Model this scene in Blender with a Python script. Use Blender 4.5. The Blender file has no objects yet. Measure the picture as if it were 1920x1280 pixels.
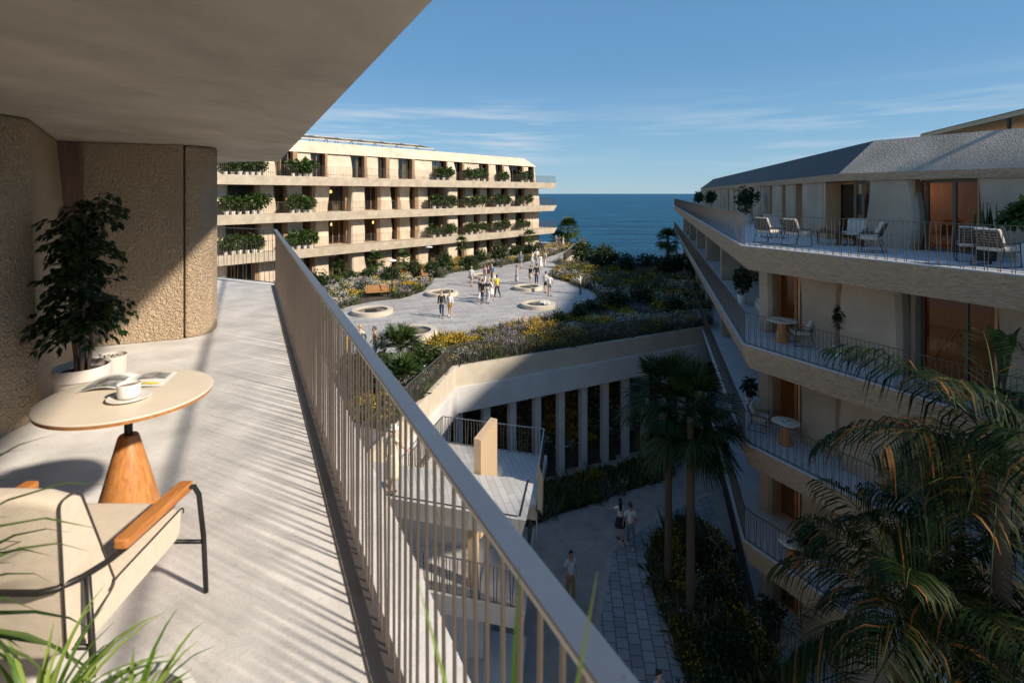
import bpy, bmesh, math, random
import numpy as np
from mathutils import Vector, Matrix, Euler

SC = bpy.context.scene
COL = SC.collection
R = math.radians
# ------------------------------------------------------------------ camera
FPX = 1000.0                      # focal length in pixels of the 1920 px wide photograph
cam = bpy.data.cameras.new('camera')
cam_o = bpy.data.objects.new('camera', cam); COL.objects.link(cam_o)
cam_o.location = (0, 0, 0); cam_o.rotation_euler = (R(90), 0, 0)
cam.sensor_width = 36.0; cam.lens = 36.0 * FPX / 1920.0
cam.shift_y = -(640.0 - 363.0) / 1920.0
cam.clip_start = 0.05; cam.clip_end = 60000
cam.dof.use_dof = True; cam.dof.focus_distance = 22.0; cam.dof.aperture_fstop = 3.5
SC.camera = cam_o
# ------------------------------------------------------------------ light
SUN_EL = R(35.0); SUN_H = Vector((0.887, -0.462, 0)).normalized()
SUN = Vector((SUN_H.x * math.cos(SUN_EL), SUN_H.y * math.cos(SUN_EL), math.sin(SUN_EL)))
wd = bpy.data.worlds.new('World'); SC.world = wd; wd.use_nodes = True
nt = wd.node_tree
bg = nt.nodes['Background']; bg.inputs['Strength'].default_value = 0.095
sky = nt.nodes.new('ShaderNodeTexSky'); sky.sky_type = 'NISHITA'; sky.sun_disc = False
sky.sun_elevation = SUN_EL; sky.sun_rotation = math.atan2(SUN_H.x, SUN_H.y)
sky.altitude = 0; sky.air_density = 1.0; sky.dust_density = 0.0; sky.ozone_density = 4.0
# clear blue of a dry afternoon: the sky model graded by height above the horizon
tcs = nt.nodes.new('ShaderNodeTexCoord'); sps = nt.nodes.new('ShaderNodeSeparateXYZ'); nt.links.new(tcs.outputs['Generated'], sps.inputs[0])
grd = nt.nodes.new('ShaderNodeValToRGB'); ge = grd.color_ramp.elements
ge[0].position = 0.0; ge[0].color = (.215, .400, .560, 1); ge[1].position = .9; ge[1].color = (.068, .165, .345, 1)
for p_, c_ in ((.10, (.170, .355, .545)), (.22, (.115, .285, .500)), (.36, (.100, .255, .465))):
    q = ge.new(p_); q.color = (*c_, 1)
nt.links.new(sps.outputs['Z'], grd.inputs[0])
gsc = nt.nodes.new('ShaderNodeVectorMath'); gsc.operation = 'SCALE'; gsc.inputs['Scale'].default_value = 9.6
nt.links.new(grd.outputs[0], gsc.inputs[0])
skm = nt.nodes.new('ShaderNodeMix'); skm.data_type = 'RGBA'; skm.inputs[0].default_value = .75
nt.links.new(sky.outputs[0], skm.inputs[6]); nt.links.new(gsc.outputs[0], skm.inputs[7])
# thin streaks of cirrus low above the sea, mixed into the sky by direction
tc = nt.nodes.new('ShaderNodeTexCoord')
sep = nt.nodes.new('ShaderNodeSeparateXYZ'); nt.links.new(tc.outputs['Generated'], sep.inputs[0])
az = nt.nodes.new('ShaderNodeMath'); az.operation = 'ARCTAN2'
nt.links.new(sep.outputs['X'], az.inputs[0]); nt.links.new(sep.outputs['Y'], az.inputs[1])
comb = nt.nodes.new('ShaderNodeCombineXYZ')
nt.links.new(az.outputs[0], comb.inputs['X']); nt.links.new(sep.outputs['Z'], comb.inputs['Y'])
mp = nt.nodes.new('ShaderNodeMapping'); mp.inputs['Scale'].default_value = (2.6, 34, 1); mp.inputs['Rotation'].default_value = (0, 0, R(-5)); mp.inputs['Location'].default_value = (4.4, 0.6, 0)
nt.links.new(comb.outputs[0], mp.inputs[0])
nz = nt.nodes.new('ShaderNodeTexNoise'); nz.inputs['Scale'].default_value = 1.0; nz.inputs['Detail'].default_value = 9; nz.inputs['Roughness'].default_value = .62
nt.links.new(mp.outputs[0], nz.inputs['Vector'])
cr = nt.nodes.new('ShaderNodeValToRGB'); cr.color_ramp.elements[0].position = .47; cr.color_ramp.elements[1].position = .74
nt.links.new(nz.outputs['Fac'], cr.inputs[0])
band = nt.nodes.new('ShaderNodeValToRGB'); e = band.color_ramp.elements
e[0].position = .03; e[0].color = (0, 0, 0, 1); e[1].position = .085; e[1].color = (1, 1, 1, 1)
q = e.new(.115); q.color = (1, 1, 1, 1); q = e.new(.19); q.color = (0, 0, 0, 1)
nt.links.new(sep.outputs['Z'], band.inputs[0])
mul = nt.nodes.new('ShaderNodeMath'); mul.operation = 'MULTIPLY'
nt.links.new(cr.outputs[0], mul.inputs[0]); nt.links.new(band.outputs[0], mul.inputs[1])
mul2 = nt.nodes.new('ShaderNodeMath'); mul2.operation = 'MULTIPLY'; mul2.inputs[1].default_value = 1.1; mul2.use_clamp = True
azn = nt.nodes.new('ShaderNodeMapRange'); azn.inputs['From Min'].default_value = -1; azn.inputs['From Max'].default_value = 1; nt.links.new(az.outputs[0], azn.inputs[0])
azr = nt.nodes.new('ShaderNodeValToRGB'); ae = azr.color_ramp.elements; ae[0].position = .27; ae[0].color = (0, 0, 0, 1); ae[1].position = .9; ae[1].color = (.5, .5, .5, 1)
for p_, v_ in ((.33, 1), (.50, .95), (.57, .2), (.66, .35), (.80, .7)):
    q = ae.new(p_); q.color = (v_, v_, v_, 1)
nt.links.new(azn.outputs[0], azr.inputs[0])
mul3 = nt.nodes.new('ShaderNodeMath'); mul3.operation = 'MULTIPLY'; nt.links.new(mul.outputs[0], mul3.inputs[0]); nt.links.new(azr.outputs[0], mul3.inputs[1])
nt.links.new(mul3.outputs[0], mul2.inputs[0])
mx = nt.nodes.new('ShaderNodeMix'); mx.data_type = 'RGBA'
nt.links.new(mul2.outputs[0], mx.inputs[0]); nt.links.new(skm.outputs[2], mx.inputs[6]); mx.inputs[7].default_value = (5.6, 6.0, 6.4, 1)
nt.links.new(mx.outputs[2], bg.inputs['Color'])
sl = bpy.data.lights.new('sun', 'SUN'); sl.energy = 4.8; sl.angle = R(3.0); sl.color = (1.0, .885, .735)
so = bpy.data.objects.new('sun', sl); COL.objects.link(so); so.location = SUN * 60
so.rotation_euler = (-SUN).to_track_quat('-Z', 'Y').to_euler()
SC.view_settings.view_transform = 'Standard'; SC.view_settings.look = 'None'
SC.view_settings.exposure = 0.42; SC.view_settings.gamma = 1.0
SC.cycles.max_bounces = 6; SC.cycles.diffuse_bounces = 3; SC.cycles.glossy_bounces = 3; SC.cycles.transmission_bounces = 4
SC.cycles.transparent_max_bounces = 8; SC.cycles.caustics_reflective = False; SC.cycles.caustics_refractive = False
SC.cycles.use_denoising = True

# ------------------------------------------------------------------ photo -> place (plan helper)
def at(px, py, z):
    D = -z * FPX / (py - 363.0)
    return Vector(((px - 960.0) / FPX * D, D, z))
def atD(px, py, D):
    return Vector(((px - 960.0) / FPX * D, D, -(py - 363.0) / FPX * D))

# ------------------------------------------------------------------ materials
MAT = {}
def nodemat(name):
    m = bpy.data.materials.new(name); m.use_nodes = True
    t = m.node_tree
    return m, t, t.nodes['Principled BSDF']
def N(t, typ, **kw):
    n = t.nodes.new(typ)
    for k, v in kw.items(): setattr(n, k, v)
    return n
def mat(name, col, rough=.7, var=.12, vscale=3.0, bump=0.0, bscale=40.0, metal=0.0, col2=None, spec=.5, detail=6, stretch=None, bdist=.02):
    """base colour varied by noise between col*(1-var) and col*(1+var) (or towards col2), with a bump"""
    m, t, p = nodemat(name)
    g = N(t, 'ShaderNodeTexCoord')
    src = g.outputs['Object']
    if stretch:
        mpn = N(t, 'ShaderNodeMapping'); mpn.inputs['Scale'].default_value = stretch
        t.links.new(src, mpn.inputs[0]); src = mpn.outputs[0]
    n = N(t, 'ShaderNodeTexNoise'); n.inputs['Scale'].default_value = vscale; n.inputs['Detail'].default_value = detail; n.inputs['Roughness'].default_value = .6
    t.links.new(src, n.inputs['Vector'])
    r = N(t, 'ShaderNodeValToRGB')
    c1 = [max(0, c * (1 - var)) for c in col]; c2 = [min(1, c * (1 + var)) for c in (col2 or col)]
    r.color_ramp.elements[0].position = .32; r.color_ramp.elements[1].position = .68
    r.color_ramp.elements[0].color = (*c1, 1); r.color_ramp.elements[1].color = (*c2, 1)
    t.links.new(n.outputs['Fac'], r.inputs[0]); t.links.new(r.outputs[0], p.inputs['Base Color'])
    p.inputs['Roughness'].default_value = rough; p.inputs['Metallic'].default_value = metal
    p.inputs['Specular IOR Level'].default_value = spec
    if bump:
        b = N(t, 'ShaderNodeBump'); b.inputs['Strength'].default_value = bump; b.inputs['Distance'].default_value = bdist
        n2 = N(t, 'ShaderNodeTexNoise'); n2.inputs['Scale'].default_value = bscale; n2.inputs['Detail'].default_value = 4
        t.links.new(src, n2.inputs['Vector']); t.links.new(n2.outputs['Fac'], b.inputs['Height']); t.links.new(b.outputs[0], p.inputs['Normal'])
    MAT[name] = m
    return m
def rough_concrete(name, col, scale, strength, dist):
    """bush-hammered concrete: pitted lumps, paler and darker grains"""
    m, t, p = nodemat(name)
    g = N(t, 'ShaderNodeTexCoord')
    v = N(t, 'ShaderNodeTexVoronoi'); v.inputs['Scale'].default_value = scale; v.feature = 'SMOOTH_F1'; v.inputs['Smoothness'].default_value = .6
    n0 = N(t, 'ShaderNodeTexNoise'); n0.inputs['Scale'].default_value = scale * .6; n0.inputs['Detail'].default_value = 6
    n1 = N(t, 'ShaderNodeTexNoise'); n1.inputs['Scale'].default_value = .8; n1.inputs['Detail'].default_value = 5
    add = N(t, 'ShaderNodeVectorMath', operation='ADD'); sc = N(t, 'ShaderNodeVectorMath', operation='SCALE'); sc.inputs['Scale'].default_value = .08
    t.links.new(n0.outputs['Color'], sc.inputs[0]); t.links.new(g.outputs['Object'], add.inputs[0]); t.links.new(sc.outputs[0], add.inputs[1])
    t.links.new(g.outputs['Object'], n0.inputs['Vector']); t.links.new(g.outputs['Object'], n1.inputs['Vector'])
    t.links.new(add.outputs[0], v.inputs['Vector'])
    mixh = N(t, 'ShaderNodeMath', operation='MULTIPLY_ADD'); mixh.inputs[1].default_value = .8
    t.links.new(n0.outputs['Fac'], mixh.inputs[0]); t.links.new(v.outputs['Distance'], mixh.inputs[2])
    b = N(t, 'ShaderNodeBump'); b.inputs['Strength'].default_value = strength; b.inputs['Distance'].default_value = dist
    t.links.new(mixh.outputs[0], b.inputs['Height']); t.links.new(b.outputs[0], p.inputs['Normal'])
    r = N(t, 'ShaderNodeValToRGB'); r.color_ramp.elements[0].position = .3; r.color_ramp.elements[1].position = .7
    r.color_ramp.elements[0].color = (*[c * .82 for c in col], 1); r.color_ramp.elements[1].color = (*[min(1, c * 1.16) for c in col], 1)
    t.links.new(n1.outputs['Fac'], r.inputs[0]); t.links.new(r.outputs[0], p.inputs['Base Color'])
    p.inputs['Roughness'].default_value = .9; p.inputs['Specular IOR Level'].default_value = .2
    MAT[name] = m
    return m
def paving(name, c1, c2, mortar, bw, bh, rot, rough=.6, var=.15, mort=.012, offset=.5):
    m, t, p = nodemat(name)
    g = N(t, 'ShaderNodeTexCoord'); mpn = N(t, 'ShaderNodeMapping'); mpn.inputs['Rotation'].default_value = (0, 0, rot)
    t.links.new(g.outputs['Object'], mpn.inputs[0])
    b = N(t, 'ShaderNodeTexBrick'); b.offset = offset
    b.inputs['Color1'].default_value = (*c1, 1); b.inputs['Color2'].default_value = (*c2, 1); b.inputs['Mortar'].default_value = (*mortar, 1)
    b.inputs['Scale'].default_value = 1.0; b.inputs['Mortar Size'].default_value = mort; b.inputs['Brick Width'].default_value = bw; b.inputs['Row Height'].default_value = bh; b.inputs['Bias'].default_value = 0
    t.links.new(mpn.outputs[0], b.inputs['Vector'])
    n = N(t, 'ShaderNodeTexNoise'); n.inputs['Scale'].default_value = .7; n.inputs['Detail'].default_value = 7
    t.links.new(g.outputs['Object'], n.inputs['Vector'])
    r = N(t, 'ShaderNodeValToRGB'); r.color_ramp.elements[0].position = .3; r.color_ramp.elements[1].position = .7
    r.color_ramp.elements[0].color = (1 - var, 1 - var, 1 - var, 1); r.color_ramp.elements[1].color = (1, 1, 1, 1)
    t.links.new(n.outputs['Fac'], r.inputs[0])
    mxn = N(t, 'ShaderNodeMix', data_type='RGBA', blend_type='MULTIPLY'); mxn.inputs[0].default_value = 1
    t.links.new(b.outputs['Color'], mxn.inputs[6]); t.links.new(r.outputs[0], mxn.inputs[7]); t.links.new(mxn.outputs[2], p.inputs['Base Color'])
    bp = N(t, 'ShaderNodeBump'); bp.inputs['Strength'].default_value = .3; bp.inputs['Distance'].default_value = .01; bp.invert = True
    t.links.new(b.outputs['Fac'], bp.inputs['Height']); t.links.new(bp.outputs[0], p.inputs['Normal'])
    p.inputs['Roughness'].default_value = rough; p.inputs['Specular IOR Level'].default_value = .3
    MAT[name] = m
    return m
def wood(name, c1, c2, scale=(1, 1, 1), rough=.45):
    m, t, p = nodemat(name)
    g = N(t, 'ShaderNodeTexCoord'); mpn = N(t, 'ShaderNodeMapping'); mpn.inputs['Scale'].default_value = scale
    t.links.new(g.outputs['Object'], mpn.inputs[0])
    n = N(t, 'ShaderNodeTexNoise'); n.inputs['Scale'].default_value = 5; n.inputs['Detail'].default_value = 8; n.inputs['Distortion'].default_value = 1.2
    t.links.new(mpn.outputs[0], n.inputs['Vector'])
    r = N(t, 'ShaderNodeValToRGB'); r.color_ramp.elements[0].position = .35; r.color_ramp.elements[1].position = .65
    r.color_ramp.elements[0].color = (*c1, 1); r.color_ramp.elements[1].color = (*c2, 1)
    t.links.new(n.outputs['Fac'], r.inputs[0]); t.links.new(r.outputs[0], p.inputs['Base Color'])
    p.inputs['Roughness'].default_value = rough
    MAT[name] = m
    return m
def leafmat(name, c1, c2, rough=.45, trans=.25, pos=(.2, .85), spec=.35):
    """leaves: every leaf has a tone of its own; some light passes through"""
    m, t, p = nodemat(name)
    g = N(t, 'ShaderNodeNewGeometry'); r = N(t, 'ShaderNodeValToRGB')
    r.color_ramp.elements[0].position = pos[0]; r.color_ramp.elements[1].position = pos[1]
    r.color_ramp.elements[0].color = (*c1, 1); r.color_ramp.elements[1].color = (*c2, 1)
    t.links.new(g.outputs['Random Per Island'], r.inputs[0]); t.links.new(r.outputs[0], p.inputs['Base Color'])
    p.inputs['Roughness'].default_value = rough; p.inputs['Specular IOR Level'].default_value = spec
    tr = N(t, 'ShaderNodeBsdfTranslucent'); t.links.new(r.outputs[0], tr.inputs['Color'])
    ms = N(t, 'ShaderNodeMixShader'); ms.inputs[0].default_value = trans
    t.links.new(p.outputs[0], ms.inputs[1]); t.links.new(tr.outputs[0], ms.inputs[2])
    t.links.new(ms.outputs[0], t.nodes['Material Output'].inputs['Surface'])
    MAT[name] = m
    return m
def glass(name, tint, clear=.75, rough=.03, ior=1.6):
    m = bpy.data.materials.new(name); m.use_nodes = True; t = m.node_tree
    t.nodes.remove(t.nodes['Principled BSDF'])
    tr = N(t, 'ShaderNodeBsdfTransparent'); tr.inputs['Color'].default_value = (*[c * clear for c in tint], 1)
    gl = N(t, 'ShaderNodeBsdfGlossy'); gl.inputs['Roughness'].default_value = rough; gl.inputs['Color'].default_value = (.95, .95, .95, 1)
    fr = N(t, 'ShaderNodeFresnel'); fr.inputs['IOR'].default_value = ior
    ms = N(t, 'ShaderNodeMixShader')
    t.links.new(fr.outputs[0], ms.inputs[0]); t.links.new(tr.outputs[0], ms.inputs[1]); t.links.new(gl.outputs[0], ms.inputs[2])
    t.links.new(ms.outputs[0], t.nodes['Material Output'].inputs['Surface'])
    MAT[name] = m
    return m
def plain(name, col, rough=.7, metal=0, emit=0, spec=.4):
    m, t, p = nodemat(name)
    p.inputs['Base Color'].default_value = (*col, 1); p.inputs['Roughness'].default_value = rough; p.inputs['Metallic'].default_value = metal
    p.inputs['Specular IOR Level'].default_value = spec
    if emit:
        p.inputs['Emission Color'].default_value = (*col, 1); p.inputs['Emission Strength'].default_value = emit
    MAT[name] = m
    return m

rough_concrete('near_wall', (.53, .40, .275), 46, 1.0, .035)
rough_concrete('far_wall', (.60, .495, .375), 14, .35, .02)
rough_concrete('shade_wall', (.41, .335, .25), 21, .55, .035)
rough_concrete('roof_rough', (.39, .345, .295), 26, .85, .035)
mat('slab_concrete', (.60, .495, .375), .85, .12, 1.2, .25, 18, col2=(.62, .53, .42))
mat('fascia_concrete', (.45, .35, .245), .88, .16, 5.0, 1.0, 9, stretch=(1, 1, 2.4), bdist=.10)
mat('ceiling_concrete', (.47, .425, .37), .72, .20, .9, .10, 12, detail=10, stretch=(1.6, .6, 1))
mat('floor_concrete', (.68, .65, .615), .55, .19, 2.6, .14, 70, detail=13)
def speckle(name, scale, lo, p0, p1):
    t = MAT[name].node_tree; p = t.nodes['Principled BSDF']; src = p.inputs['Base Color'].links[0].from_socket
    g = N(t, 'ShaderNodeTexCoord'); n = N(t, 'ShaderNodeTexNoise'); n.inputs['Scale'].default_value = scale; n.inputs['Detail'].default_value = 6; n.inputs['Roughness'].default_value = .75
    t.links.new(g.outputs['Object'], n.inputs['Vector']); r = N(t, 'ShaderNodeValToRGB'); r.color_ramp.elements[0].position = p0; r.color_ramp.elements[1].position = p1
    r.color_ramp.elements[0].color = (lo, lo, lo * .97, 1); t.links.new(n.outputs['Fac'], r.inputs[0])
    m_ = N(t, 'ShaderNodeMix', data_type='RGBA', blend_type='MULTIPLY'); m_.inputs[0].default_value = 1
    t.links.new(src, m_.inputs[6]); t.links.new(r.outputs[0], m_.inputs[7]); t.links.new(m_.outputs[2], p.inputs['Base Color'])
speckle('floor_concrete', 38, .80, .30, .46); speckle('ceiling_concrete', 2.2, .84, .35, .62); speckle('slab_concrete', .9, .86, .35, .6)
mat('terrace_floor', (.55, .55, .56), .55, .08, 1.2, .05, 40)
mat('white_concrete', (.64, .625, .61), .75, .07, .8, .06, 20)
mat('planter_concrete', (.56, .49, .39), .85, .09, 1.5, .15, 20)
paving('plaza_paving', (.375, .365, .36), (.51, .495, .48), (.22, .21, .20), 1.5, .5, R(-20), mort=.02, var=.2)
paving('terrace_paving', (.58, .56, .53), (.46, .45, .43), (.36, .35, .33), .8, .2, R(75))
paving('path_paving', (.27, .28, .285), (.39, .395, .40), (.12, .12, .12), .44, .40, R(96), mort=.018, offset=.5)
mat('gravel', (.36, .33, .29), .95, .22, 1.5, .8, 60, detail=10)
mat('kerb_stone', (.42, .37, .32), .8, .1, 3, .1, 30)
mat('soil', (.07, .055, .035), .95, .3, 5, .8, 14)
mat('rail_metal', (.20, .165, .14), .45, .05, 4, metal=.75)
mat('handrail_metal', (.34, .325, .325), .40, .06, 4, metal=.9)
mat('terrace_rail', (.115, .098, .082), .5, .1, 4, metal=.4)
mat('dark_rail', (.10, .095, .085), .45, .1, 4, metal=.3)
mat('roof_metal', (.085, .085, .085), .7, .10, .5, spec=.18)
mat('channel_metal', (.19, .17, .15), .6, .15, 6, metal=.2)
mat('dark_metal', (.03, .027, .025), .4, .1, 4, metal=.4)
wood('teak', (.42, .16, .045), (.60, .27, .085), (9, 9, .7), .4)
wood('teak_arm', (.40, .14, .035), (.56, .235, .07), (10, 1.0, 10), .35)
wood('reveal_wood', (.30, .145, .055), (.44, .225, .09), (6, 6, .5), .55)
wood('dark_wood', (.10, .045, .02), (.17, .08, .035), (6, 6, .5), .5)
wood('pergola_wood', (.56, .40, .23), (.68, .50, .30), (3, 3, .6), .6)
wood('bench_wood', (.36, .17, .07), (.50, .26, .11), (1, 6, 6), .5)
wood('board_concrete', (.42, .30, .19), (.54, .40, .26), (3, 3, 22), .8)
mat('bronze_frame', (.11, .095, .07), .5, .08, 5, metal=.3)
mat('table_stone', (.76, .655, .525), .42, .05, 5)
mat('linen', (.62, .53, .42), .95, .06, 30, .35, 260, bdist=.004)
mat('cream_cushion', (.56, .50, .43), .95, .06, 12, .3, 160, bdist=.004)
mat('piping', (.05, .042, .036), .8, .05, 5)
mat('ceramic', (.78, .74, .69), .35, .03, 5)
mat('pot_clay', (.66, .58, .52), .75, .06, 6, .1, 50)
mat('pot_white', (.70, .68, .64), .6, .06, 6)
mat('pot_dark', (.035, .03, .03), .5, .1, 6)
mat('pebbles', (.45, .40, .36), .9, .4, 60, .8, 70)
mat('coffee', (.10, .045, .02), .2, .1, 5)
mat('paper', (.78, .76, .72), .7, .03, 5)
mat('paper_dark', (.10, .10, .10), .6, .6, 14, col2=(.34, .33, .30))
mat('paper_yellow', (.72, .58, .12), .7, .1, 5)
mat('curtain', (.52, .44, .34), .95, .12, 3)
mat('interior', (.15, .09, .05), .9, .2, 1.0)
mat('interior_warm', (.52, .37, .23), .9, .1, 1.0)
wood('timber_lining', (.48, .27, .13), (.62, .38, .20), (4, 4, .4), .5)
wood('far_reveal', (.26, .155, .085), (.36, .225, .125), (6, 6, .5), .6)
plain('lamp_glow', (1.0, .62, .25), .5, emit=3.0)
plain('room_lamp', (1.0, .70, .40), .5, emit=13.0)
glass('window_glass', (.86, .83, .78), .84, ior=1.45)
glass('amber_glass', (.95, .78, .60), .85, ior=1.32)
mat('bark', (.13, .09, .065), .9, .25, 8, .8, 20)
mat('palm_bark', (.115, .085, .06), .95, .3, 10, .9, 22, stretch=(1, 1, 5))
leafmat('leaf_shrub', (.022, .048, .012), (.085, .135, .030))
leafmat('leaf_dark', (.010, .024, .008), (.035, .065, .018))
leafmat('leaf_ficus', (.010, .026, .009), (.042, .070, .020), .38, .2)
leafmat('leaf_bush', (.018, .036, .010), (.075, .105, .028))
leafmat('leaf_palm', (.022, .048, .012), (.090, .135, .034), .45, spec=.25)
leafmat('leaf_fan', (.012, .027, .008), (.048, .070, .018), .55, .2, spec=.15)
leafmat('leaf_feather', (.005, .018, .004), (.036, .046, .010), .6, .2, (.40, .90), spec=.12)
q = [n for n in MAT['leaf_feather'].node_tree.nodes if n.type == 'VALTORGB'][0].color_ramp.elements.new(.93); q.color = (.20, .085, .018, 1)  # a few leaflets coloured orange to imitate sunlight catching the tips
leafmat('leaf_spider', (.10, .19, .030), (.30, .40, .085), .4, .35)
leafmat('grass_tuft', (.050, .075, .022), (.15, .17, .055), .6)
leafmat('tuft_lit', (.16, .10, .035), (.40, .27, .09), .7)  # lighter golden tufts: sunlight put into the colour of the bank under the deck
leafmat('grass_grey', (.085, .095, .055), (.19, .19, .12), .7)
leafmat('bloom_yellow', (.55, .36, .015), (.80, .58, .05), .7, .2)
leafmat('bloom_orange', (.60, .30, .015), (.78, .46, .04), .7, .2)
leafmat('bloom_white', (.60, .58, .50), (.82, .80, .74), .7, .2)
leafmat('bloom_lilac', (.30, .22, .30), (.52, .42, .47), .7, .2)

# ------------------------------------------------------------------ mesh helpers
def root_of(o):
    while o.parent: o = o.parent
    return o
class MB:
    """collects shapes in place coordinates, links them as ONE mesh object"""
    def __init__(s): s.v = []; s.f = []; s.m = []; s.cur = 0
    def addv(s, pts):
        b = len(s.v); s.v += [tuple(p) for p in pts]; return b
    def face(s, idx): s.f.append(tuple(idx)); s.m.append(s.cur)
    def poly(s, pts):
        b = s.addv(pts); s.face(range(b, b + len(pts)))
    def hexa(s, p):             # 8 points: bottom 4 (ccw), top 4
        b = s.addv(p)
        for q in ((3, 2, 1, 0), (4, 5, 6, 7), (0, 1, 5, 4), (1, 2, 6, 5), (2, 3, 7, 6), (3, 0, 4, 7)):
            s.face([b + i for i in q])
    def box(s, c, size, rz=0.0, rx=0.0, ry=0.0):
        M = Matrix.Translation(Vector(c)) @ Euler((rx, ry, rz)).to_matrix().to_4x4()
        x, y, z = [k / 2 for k in size]
        s.hexa([M @ Vector(p) for p in ((-x, -y, -z), (x, -y, -z), (x, y, -z), (-x, y, -z), (-x, -y, z), (x, -y, z), (x, y, z), (-x, y, z))])
    def bar(s, a, b, w, h, up=(0, 0, 1)):
        a = Vector(a); b = Vector(b); d = (b - a).normalized(); u = Vector(up)
        if abs(d.dot(u)) > .98: u = Vector((0, 1, 0))
        x = d.cross(u).normalized() * (w / 2); z = x.cross(d).normalized() * (h / 2)
        s.hexa([a - x - z, a + x - z, b + x - z, b - x - z, a - x + z, a + x + z, b + x + z, b - x + z])
    def prism(s, bot, top):     # two outlines (lists of 3d points, same count, ccw seen from above)
        n = len(bot); b = s.addv(list(bot) + list(top))
        s.face([b + i for i in reversed(range(n))]); s.face([b + n + i for i in range(n)])
        for i in range(n):
            j = (i + 1) % n; s.face((b + i, b + j, b + n + j, b + n + i))
    def flat(s, xy, z0, z1):
        s.prism([(x, y, z0) for x, y in xy], [(x, y, z1) for x, y in xy])
    def tube(s, pts, r, n=8, cap=True):
        pts = [Vector(p) for p in pts]; rs = r if isinstance(r, (list, tuple)) else [r] * len(pts)
        ref = None; rings = []
        for i, p in enumerate(pts):
            d = (pts[min(i + 1, len(pts) - 1)] - pts[max(i - 1, 0)]).normalized()
            if ref is None:
                ref = Vector((0, 0, 1)) if abs(d.z) < .9 else Vector((1, 0, 0))
            x = (ref - d * ref.dot(d)).normalized(); y = d.cross(x); ref = x
            rings.append(s.addv([p + (x * math.cos(2 * math.pi * k / n) + y * math.sin(2 * math.pi * k / n)) * rs[i] for k in range(n)]))
        for a, b in zip(rings, rings[1:]):
            for k in range(n):
                j = (k + 1) % n; s.face((a + k, a + j, b + j, b + k))
        if cap:
            s.face([rings[0] + k for k in reversed(range(n))]); s.face([rings[-1] + k for k in range(n)])
    def lathe(s, prof, c, n=28, capb=True, capt=True):
        c = Vector(c); rings = []
        for r, z in prof:
            rings.append(s.addv([c + Vector((r * math.cos(2 * math.pi * k / n), r * math.sin(2 * math.pi * k / n), z)) for k in range(n)]))
        for a, b in zip(rings, rings[1:]):
            for k in range(n):
                j = (k + 1) % n; s.face((a + k, a + j, b + j, b + k))
        if capb: s.face([rings[0] + k for k in reversed(range(n))])
        if capt: s.face([rings[-1] + k for k in range(n)])
    def loft(s, rings, cap=True):
        n = len(rings[0]); bs = [s.addv(r) for r in rings]
        for a, b in zip(bs, bs[1:]):
            for k in range(n):
                j = (k + 1) % n; s.face((a + k, a + j, b + j, b + k))
        if cap:
            s.face([bs[0] + k for k in reversed(range(n))]); s.face([bs[-1] + k for k in range(n)])
    def arr(s, V, F):
        b = len(s.v); s.v += [tuple(p) for p in V]
        for f in F: s.face([b + int(i) for i in f])
    def build(s, name, mats, parent=None, label=None, smooth=False, bevel=0.0, loc=None, kind=None, segs=2):
        if not isinstance(mats, (list, tuple)): mats = [mats]
        org = Vector(root_of(parent).location) if parent else Vector(loc or (0, 0, 0))
        me = bpy.data.meshes.new(name)
        me.from_pydata([(x - org.x, y - org.y, z - org.z) for x, y, z in s.v], [], s.f)
        for m in mats: me.materials.append(MAT[m] if isinstance(m, str) else m)
        if len(mats) > 1: me.polygons.foreach_set('material_index', s.m)
        if smooth: me.polygons.foreach_set('use_smooth', [True] * len(s.f))
        me.validate()
        bm = bmesh.new(); bm.from_mesh(me); bmesh.ops.recalc_face_normals(bm, faces=bm.faces); bm.to_mesh(me); bm.free(); me.update()
        o = bpy.data.objects.new(name, me); COL.objects.link(o)
        if parent: o.parent = parent
        else: o.location = org
        if bevel:
            b = o.modifiers.new('bevel', 'BEVEL'); b.width = bevel; b.segments = segs; b.limit_method = 'ANGLE'; b.angle_limit = R(40)
        if smooth and bevel == 0 and smooth != 'all':
            try: me.set_sharp_from_angle(angle=R(42))
            except Exception: pass
        if label: o['label'] = label
        if kind: o['kind'] = kind
        return o
def arr_mesh(name, V, F, mats, midx=None, parent=None, loc=None, local=False, smooth=False):
    """big meshes from numpy arrays; F is (n,3) or (n,4)"""
    V = np.asarray(V, dtype=np.float32); F = np.asarray(F, dtype=np.int32)
    if not local:
        org = Vector(root_of(parent).location) if parent else Vector(loc or (0, 0, 0))
        V = V - np.array(org, dtype=np.float32)
    me = bpy.data.meshes.new(name); k = F.shape[1]
    me.vertices.add(len(V)); me.vertices.foreach_set('co', V.ravel())
    me.loops.add(F.size); me.loops.foreach_set('vertex_index', F.ravel())
    me.polygons.add(len(F)); me.polygons.foreach_set('loop_start', np.arange(0, F.size, k, dtype=np.int32))
    try: me.polygons.foreach_set('loop_total', np.full(len(F), k, dtype=np.int32))
    except Exception: pass
    for m in (mats if isinstance(mats, (list, tuple)) else [mats]): me.materials.append(MAT[m])
    if midx is not None: me.polygons.foreach_set('material_index', np.asarray(midx, dtype=np.int32))
    if smooth: me.polygons.foreach_set('use_smooth', np.ones(len(F), dtype=bool))
    me.update(calc_edges=True); me.validate()
    o = bpy.data.objects.new(name, me); COL.objects.link(o)
    if parent: o.parent = parent
    elif not local: o.location = org
    return o
def tag(o, label, cat, group=None):
    o['label'] = label; o['category'] = cat
    if group: o['group'] = group
    return o
def thing(name, label, cat, loc=(0, 0, 0), group=None):
    o = bpy.data.objects.new(name, None); COL.objects.link(o); o.location = loc; o.empty_display_size = .2
    return tag(o, label, cat, group)
def structure(o): o['kind'] = 'structure'; return o
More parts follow.
